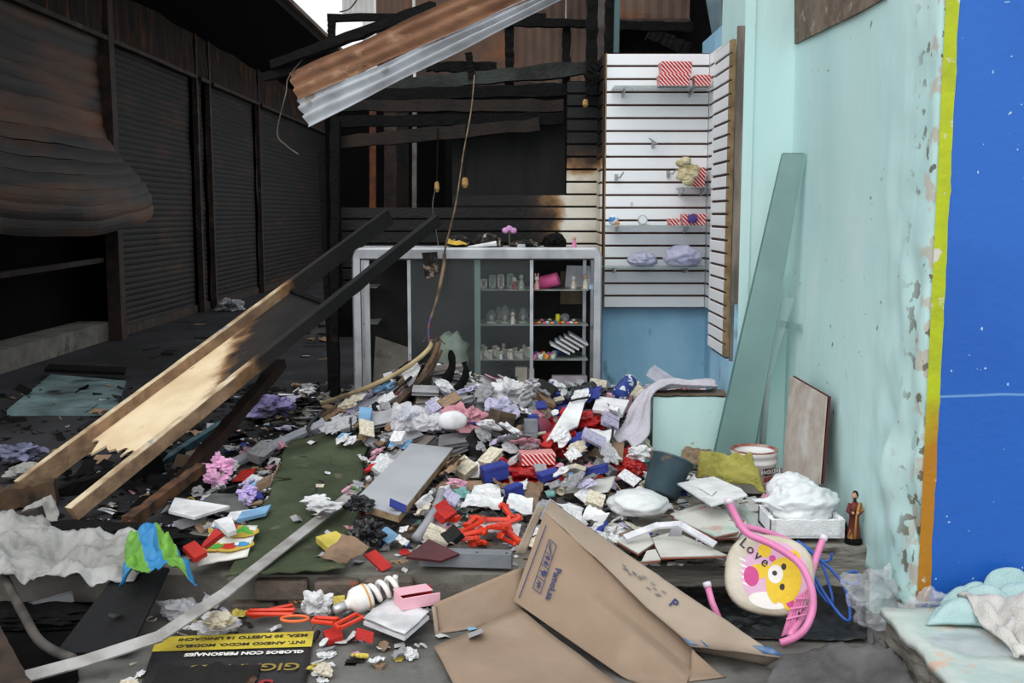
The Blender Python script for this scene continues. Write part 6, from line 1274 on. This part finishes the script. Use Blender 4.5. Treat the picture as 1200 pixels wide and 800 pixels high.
for lab, q, m, t_, lf in (('flat red lid lying on brown cardboard', [(426, 668), (446, 690), (460, 682), (438, 664)], W['red'], .018, .03), ('red square lid beside the notepad', [(381, 744), (386, 756), (404, 750), (402, 736)], W['red'], .02, .02), ('yellow sponge piece on the floor', [(372, 656), (388, 672), (416, 662), (396, 650)], W['yellow'], .03, .01), ('long red cartridge beside the striped bag', [(236, 682), (256, 664), (260, 668), (241, 687)], W['red'], .025, .02),
                          ('torn white board beside the picture book', [(184, 612), (192, 596), (256, 606), (214, 620)], W['white'], .014, .05), ('dark greenish plastic sheet behind the picture book', [(208, 600), (284, 606), (262, 582), (236, 582)], mat('grey_green_film', (98, 102, 98), .5, (70, 74, 72), 8), .006, .04), ('crimson card beside the aluminium channel', [(272, 556), (292, 556), (300, 542), (284, 544)], W['red'], .008, .05),
                          ('pale blue card lying on a white paper', [(432, 630), (452, 642), (466, 634), (450, 622)], W['sky'], .006, .07), ('light blue box card beside the hose', [(420, 516), (434, 518), (436, 500), (422, 500)], W['sky'], .02, .07), ('white foam strip beside the carpet', [(252, 640), (268, 656), (278, 652), (272, 634)], W['white'], .02, .03),
                          ('long white card under blue edge book', [(262, 622), (300, 614), (310, 604), (270, 610)], W['white'], .01, .06), ('sky blue book end by the carpet', [(278, 622), (312, 614), (318, 604), (284, 612)], W['sky'], .016, .03)):
    slabq('flat_piece', lab, 'piece', q, m, t_, lf)
for lab, u, v, w, h, m in (('crumpled white cup paper at the kerb', 372, 726, 34, 30, W['white']), ('clear film crumpled on the kerb beside the bricks', 262, 742, 50, 22, clearw), ('clear film bundle under the metal strip', 212, 724, 46, 20, clearw), ('white foam lump before the bricks', 255, 746, 34, 18, W['cream']), ('black plastic bag beside the grey board', 420, 640, 34, 34, blackbag), ('black plastic bag under the grey board', 440, 620, 30, 20, blackbag), ('pale purple burnt cloth on the black floor', 318, 490, 46, 26, mat('purple_cloth', (150, 140, 190), .9, (60, 54, 66), 6)),
                           ('white scrap wad under the long metal strip', 372, 610, 30, 12, W['white']), ('grey white wad beside the carpet edge', 395, 622, 36, 12, W['white']), ('greyed plastic wad by the charred pole', 30, 560, 40, 20, filmgrey), ('blue grey plastic wad by the fallen door foot', 26, 545, 46, 20, mat('blue_grey_film', (110, 112, 136), .4, (70, 72, 90), 8)), ('pale lump on the passage floor', 268, 362, 28, 14, W['grey']), ('white paper wad on the low wall foot', 735, 540, 30, 18, W['white']), ('pale teal wad before the low wall', 748, 528, 36, 16, W['teal'])):
    crum('crumpled_wad', lab, 'wad', u, v, w, h, m, .4)
def flower(label, u, v, r_, m):
    p = GR(u, v, .05); t = thing('artificial_flower', label, 'flower', tuple(p))
    for k in range(7):
        a = k * 2 * PI / 7; b = B(); b.blob(p + Vector((math.cos(a) * r_ * .6, -.02 + math.sin(a) * r_ * .3, .03 + math.sin(a) * r_ * .5)), (r_ * (.35 + .2 * (k % 2)), r_ * .25, r_ * (.2 + .16 * (k % 3))), .9, 1.6, k, 3, 0, 'cell'); b.build('petal', m, t)
    b = B(); b.blob(p + Vector((0, -.03, .0)), (r_ * .5, r_ * .3, r_ * .2), .3, 3, 9, 2); b.build('leaf', W['green'], t, True)
flower('pink artificial flower beside the aluminium channel', 258, 562, .09, mat('flower_pink', (226, 168, 206), .7)); flower('lilac artificial flower lying before the cabinet', 292, 590, .05, mat('flower_lilac', (190, 170, 220), .7))
for i, (u, v, w, d) in enumerate(((320, 728, .085, .4), (318, 733, .095, -.1), (420, 742, .06, .9), (395, 744, .05, -.4))):
    p = GR(u, v, .02); b = B(); M_ = Matrix.Translation(p) @ Matrix.Rotation(d, 4, 'Z'); b.tube([M_ @ Vector(q) for q in ((-w, -.015, 0), (w, -.02, .008), (w, .02, .012), (-w, .015, .004), (-w, -.015, 0))], .009, 6); tag(b.build('red_clip', orangep), ['red hair clip before the bricks', 'red hair clip under another clip before the bricks', 'red frame shaped clip beside the red square lid', 'small red clip before the red square lid'][i], 'clip')
b = B(); p = GR(346, 742, .02); b.tube([p + Vector((.055 * math.cos(a), .03 * math.sin(a), 0)) for a in [k * 2 * PI / 20 for k in range(21)]], .006, 6); tag(b.build('orange_ring', mat('orange_band', (230, 110, 60), .5)), 'thin orange hoop on the kerb', 'hoop')
gh = cable('grey_hose', 'short grey hose curving behind the lamp housing', [GR(488, 636, .02), GR(505, 622, .06), GR(514, 606, .07), GR(518, 590, .06)], .026, mat('grey_hose', (150, 152, 158), .5), 'hose', 10)
# ------------------------------------------------------------------ let the things in the heap come to rest on each other
RJ = random.Random(3)
def tops(since): return [o for o in COL.objects if o not in since and o.parent is None]
def rest(P, sink):
    i, j, ok = cells(P)
    if not ok.any(): return None
    return (HM[i[ok], j[ok]] - P[ok, 2]).max() - sink
def local_rise(P, dz):
    i, j, ok = cells(P); return (P[:, 2].min() + dz) - np.median(BASE[i[ok], j[ok]])
def settle(o, reach=.09, tries=26, sink=.003, limit=.05):
    V, Fc = world_mesh(o); P = samples(V, Fc, GS * .8); best = None
    for k in range(tries):
        r = reach * math.sqrt(k / tries); a = RJ.uniform(0, 6.28); dx, dy = r * math.cos(a), r * math.sin(a); Q = P + np.array([dx, dy, 0]); dz = rest(Q, sink)
        if dz is None: continue
        cost = max(0, local_rise(Q, dz) - limit) + .25 * r
        if best is not None and cost >= best[0]: continue
        d = Vector((dx, dy, dz))
        if clash([v + d for v in V], Fc): cost += 1
        if best is None or cost < best[0]: best = (cost, d, Q)
        if cost < .25 * r + 1e-6: break
    if best is None:        # far off on the passage floor
        o.location.z += -.004 - P[:, 2].min(); return
    o.location = o.location + best[1]; Q = best[2].copy(); Q[:, 2] += best[1].z; raise_map(Q)
    i, j, ok = cells(Q); PROT[i[ok], j[ok]] = True
hand = tops(BEFORE); spikes = [o for o in hand if o.name.startswith('charred_spike')]; cab_ = [o for o in hand if o.name.startswith('black_cable')]
for o in spikes:
    V, Fc = world_mesh(o); STATIC.append(([min(v[i] for v in V) for i in range(3)], [max(v[i] for v in V) for i in range(3)], BVHTree.FromPolygons(V, Fc)))
first = ('notepad', 'striped_box', 'red_stripe_board', 'brown_card', 'red_bag')
for o in sorted((o for o in hand if o not in spikes and o not in cab_), key=lambda o: 0 if o.name.startswith(first) else 1):
    book = o.name.startswith('ash_grey_book'); settle(o, .24 if book else .08, 50 if book else 26, limit=.05 if book else .05)
for o in cab_:      # the cable follows what it lies on
    me = o.data; ring = 8; n = len(me.vertices) // ring
    for k in range(n):
        vs_ = [me.vertices[k * ring + q] for q in range(ring)]; c = sum((v.co for v in vs_), Vector()) / ring + o.location
        zt = max(top_at(c.x + a, c.y + d) for a in (-.025, -.012, 0, .012, .025) for d in (-.025, -.012, 0, .012, .025)) + .008; dz = max(zt, 0) - c.z
        for v in vs_: v.co.z += dz
    raise_map(samples(*world_mesh(o), GS))
# ------------------------------------------------------------------ strewn goods: many look-alikes
RS = random.Random(5); LIB = {}
def lib(kind):
    if kind in LIB: return LIB[kind]
    out = []
    for s in range(4):
        b = B(); q = s * 17.3
        if kind == 'paper_sheet': b.sheet(lambda u, v: (u - .5, (v - .5) * .75, .30 * abs(nz(u * 1.7 + q, v * 1.9)) + .16 * nz(u * 4, v * 4 + q)), 8, 7, .012)
        elif kind == 'paper_wad': b.blob((0, 0, .12), (.5, .4, .16), .75, 1.7, q, 3, .2, 'cell')
        elif kind == 'cardboard_scrap': n = 7; b.plate([(.5 * math.cos(a) * (1 + .3 * nz(k * 3.1, q)), .36 * math.sin(a) * (1 + .3 * nz(k * 2.3, q, 4)), 0) for k, a in enumerate(2 * PI * k / n for k in range(n))], .03)
        elif kind == 'small_carton': b.rbox((-.5, -.32, 0), (.5, .32, .22 + .08 * s), .02); b.plate([(-.5, -.32, .22 + .08 * s), (.5, -.32, .22 + .08 * s), (.48, -.6, .28 + .08 * s), (-.48, -.58, .30 + .08 * s)], .02)
        elif kind == 'thin_booklet': b.rbox((-.5, -.36, 0), (.5, .36, .05), .01); b.sheet(lambda u, v: (u - .5, (v - .5) * .72, .055 + .10 * u * u * (s % 3)), 5, 2, .012)
        elif kind == 'plastic_wrapper': b.blob((0, 0, .10), (.5, .4, .13), .9, 1.9, q + 50, 3, .2, 'cell')
        elif kind == 'splintered_stick': b.beam((-.5, 0, .03), (.5, .05 * (s - 1), .06), .07, .05, jag=.5, seg=6)
        elif kind == 'plastic_cup': b.lathe([(.26, 0), (.27, .02), (.34, .7), (.36, .72), (.34, .73), (.31, .68), (.24, .04), (0, .03)], (0, 0, 0), 14); b.v = [Matrix.Rotation(1.2 + .2 * s, 3, 'X') @ v + Vector((0, .2, .3)) for v in b.v]
        elif kind == 'small_bottle': b.lathe([(.14, 0), (.15, .05), (.15, .6), (.07, .75), (.07, .9), (.09, .9), (.09, 1), (0, 1)], (0, 0, 0), 12); b.v = [Matrix.Rotation(1.45, 3, 'X') @ v + Vector((0, .45, .14)) for v in b.v]
        elif kind == 'curled_ribbon': b.sheet(lambda u, v: (.4 * math.cos(u * 5 + s), .3 * math.sin(u * 5 + s) + .1 * u, .06 + .1 * abs(nz(u * 3 + q)) + .12 * v), 18, 2, .012)
        elif kind == 'toy_block': b.rbox((-.3, -.3, 0), (.3, .3, .5), .06); b.lathe([(.15, .5), (.15, .6), (.1, .62), (0, .62)], (0, 0, 0), 12)
        out.append(b)
    LIB[kind] = out; return out
MESH = {}
def strew(kind, col, p, size, rot, cat, where):
    key = (kind, col, RS.randrange(4)); m = {'paper_sheet': W, }.get(kind, W)[col]
    if kind == 'plastic_wrapper': m = {'white': clearw, 'lilac': lilacbag, 'pink': tulle, 'red': redbag, 'black': blackbag}.get(col, W[col])
    if key not in MESH: MESH[key] = lib(kind)[key[2]].mesh(kind, m, kind in ('plastic_cup', 'small_bottle'))
    o = bpy.data.objects.new(kind, MESH[key]); COL.objects.link(o); o.location = p; o.rotation_euler = rot; o.scale = (size,) * 3
    cw = {'sky': 'light blue', 'grey': 'grey', 'teal': 'pale teal'}.get(col, col)
    if kind == 'plastic_wrapper' and col == 'white': cw = 'clear'
    lab = {'paper_sheet': '%s sheet of paper strewn %s', 'paper_wad': 'crumpled %s paper wad lying %s', 'cardboard_scrap': 'torn flat %s card lying %s', 'small_carton': 'small open %s carton tumbled %s', 'thin_booklet': 'thin %s booklet lying %s', 'plastic_wrapper': 'crumpled %s plastic wrapper lying %s',
           'splintered_stick': 'splintered %s stick lying %s', 'plastic_cup': 'tipped %s plastic cup lying %s', 'small_bottle': 'small %s bottle lying %s', 'curled_ribbon': 'curled %s ribbon lying %s', 'toy_block': '%s plastic toy block lying %s'}[kind] % (cw, where)
    tag(o, lab, cat, '%s %ss %s' % (cw, kind.replace('_', ' '), where)); return o
CAT = {'paper_sheet': 'paper', 'paper_wad': 'paper', 'cardboard_scrap': 'card', 'small_carton': 'carton', 'thin_booklet': 'booklet', 'plastic_wrapper': 'wrapper', 'splintered_stick': 'stick', 'plastic_cup': 'cup', 'small_bottle': 'bottle', 'curled_ribbon': 'ribbon', 'toy_block': 'toy'}
kinds = list(CAT)
UNIT = {}
def lay(o, size):
    """lay a copy flat on what is under it, shifting it a little where it would stick into something"""
    me = o.data
    if me.name not in UNIT: UNIT[me.name] = (samples([v.co for v in me.vertices], [list(q.vertices) for q in me.polygons], .075), [v.co.copy() for v in me.vertices], [list(q.vertices) for q in me.polygons])
    P0, V0, F0 = UNIT[me.name]; c0 = o.location.copy(); best = None; spin0 = RS.uniform(0, 6.28)
    if c0.y > 13.7:
        o.location.z = -.004; o.rotation_euler = (0, 0, spin0); o.location.z -= size * P0[:, 2].min(); return
    for k in range(44):
        r = (.02 + .34 * k / 44) if k else 0; a = RJ.uniform(0, 6.28); x, y = c0.x + r * math.cos(a), c0.y + r * math.sin(a)
        rad = size * .42; g = np.array([(x + rad * i_, y + rad * j_, 0) for i_ in (-1, -.5, 0, .5, 1) for j_ in (-1, -.5, 0, .5, 1)]); i, j, ok = cells(g)
        if not ok.all(): continue
        co, *_ = np.linalg.lstsq(np.c_[g[:, :2] - (x, y), np.ones(len(g))], HM[i, j], rcond=None); nrm = Vector((-max(-.6, min(.6, co[0])), -max(-.6, min(.6, co[1])), 1)).normalized()
        Rm = Vector((0, 0, 1)).rotation_difference(nrm).to_matrix() @ Matrix.Rotation(spin0 + .5 * k, 3, 'Z'); Q = P0 @ np.array(Rm).T * size + np.array([x, y, 0]); dz = rest(Q, .002)
        if dz is None: continue
        i, j, ok = cells(Q); cost = max(0, local_rise(Q, dz) - .03) + .12 * r + .10 * PROT[i, j].mean() + .06 * COVER[i, j].mean()
        if best is not None and cost >= best[0]: continue
        if clash([Rm @ v * size + Vector((x, y, dz)) for v in V0], F0): cost += 1
        if best is None or cost < best[0]: best = (cost, Vector((x, y, dz)), Rm, Q)
        if cost < .12 * r + .012: break
    o.location = best[1]; o.rotation_euler = best[2].to_euler(); Q = best[3].copy(); Q[:, 2] += best[1].z; raise_map(Q)
REG = [  # polygon box in the frame, count, kind weights, colours, sizes, where
 ((400, 452, 770, 500), 150, (10, 14, 9, 10, 7, 10, 2, 3, 3, 3, 3), dict(white=30, grey=16, brown=10, black=12, blue=4, pink=8, lilac=9, red=3, sky=4, cream=8, teal=3), (.07, .15), 'on the top of the heap'),
 ((420, 495, 760, 560), 130, (10, 12, 9, 9, 7, 10, 3, 3, 3, 3, 3), dict(white=30, grey=12, brown=14, black=12, blue=6, pink=6, lilac=8, red=6, sky=3, cream=8, green=2, teal=3), (.06, .14), 'on the slope of the heap'),
 ((440, 556, 740, 640), 80, (12, 9, 10, 8, 7, 8, 4, 2, 3, 3, 3), dict(white=34, grey=14, brown=14, black=14, blue=5, pink=4, lilac=6, red=4, cream=8, green=2, teal=3), (.05, .12), 'at the foot of the heap'),
 ((225, 520, 345, 610), 60, (6, 8, 9, 9, 7, 10, 4, 4, 6, 4, 6), dict(white=20, grey=14, brown=12, black=14, blue=9, pink=8, lilac=6, green=4, sky=6, teal=4, yellow=3), (.04, .10), 'left of the green carpet'),
 ((330, 440, 470, 520), 80, (6, 10, 9, 8, 5, 10, 12, 3, 3, 3, 2), dict(white=16, grey=16, brown=16, black=34, lilac=4, cream=5, green=2, pink=2), (.06, .15), 'among the charred rubbish by the cabinet'),
 ((395, 520, 460, 640), 34, (6, 8, 7, 7, 4, 8, 4, 4, 6, 3, 5), dict(white=26, grey=14, brown=10, black=12, pink=8, green=7, sky=6, blue=5), (.04, .09), 'right of the green carpet'),
 ((200, 715, 520, 795), 60, (8, 8, 8, 4, 4, 6, 3, 1, 2, 2, 2), dict(white=30, grey=14, brown=8, black=10, pink=4, yellow=6, red=5, cream=10), (.03, .07), 'on the kerb before the floor edge'),
 ((740, 525, 850, 600), 40, (10, 8, 10, 5, 4, 6, 3, 1, 1, 2, 1), dict(white=34, grey=14, brown=14, teal=10, lilac=6, cream=10, black=4), (.05, .11), 'before the low teal wall'),
 ((620, 590, 740, 640), 26, (12, 6, 10, 3, 8, 4, 3, 1, 1, 2, 1), dict(white=40, grey=10, lilac=10, cream=10, brown=6, black=5), (.05, .10), 'behind the cardboard box'),
 ((60, 470, 330, 560), 50, (2, 6, 6, 4, 2, 4, 18, 0, 0, 2, 0), dict(black=60, brown=14, grey=12, white=5, lilac=3), (.06, .16), 'on the black floor round the fallen door'),
 ((170, 345, 400, 430), 40, (2, 6, 8, 4, 1, 4, 16, 0, 0, 2, 0), dict(black=70, brown=12, grey=14), (.08, .2), 'on the sooty passage floor'),
 ((760, 438, 830, 462), 14, (6, 8, 8, 8, 4, 6, 2, 1, 1, 1, 1), dict(white=30, grey=14, lilac=12, brown=10, black=10), (.07, .13), 'behind the low teal wall')]
for (u0, v0, u1, v1), n, kw, cols_, (s0_, s1_), where in REG:
    for _ in range(n):
        u, v = RS.uniform(u0, u1), RS.uniform(v0, v1); p = G(u, v)
        if p.y > 7.56 and p.x > -1.2 and p.z > -.1: p = Vector((p.x * 7.5 / p.y, 7.5 - RS.random() * .1, H(p.x, 7.45)))
        if p.x > 1.55 or (705 < u < 790 and 575 < v < 625) or (480 < u < 560 and 425 < v < 508 and RS.random() < .8) or (oncarpet(p.x, p.y) and RS.random() < .7): continue
        if p.x < -1.45 or p.y > 7.7: p.z = .004 if p.y < 9.2 else -.012
        k = RS.choices(kinds, kw)[0]; c = RS.choices(list(cols_), list(cols_.values()))[0]
        if k in ('paper_sheet', 'paper_wad') and c in ('black', 'blue', 'green', 'red', 'teal'): c = 'white' if 'black' not in cols_ or cols_['black'] < 30 else 'brown'
        if k == 'splintered_stick' and c not in ('black', 'brown', 'cream', 'grey'): c = 'brown' if cols_.get('black', 0) < 30 else 'black'
        size = RS.uniform(s0_, s1_) * (1.4 if k == 'splintered_stick' else .55 if k in ('toy_block', 'plastic_cup') else 1)
        o = strew(k, c, p, size, (0, 0, 0), CAT[k], where); lay(o, size)
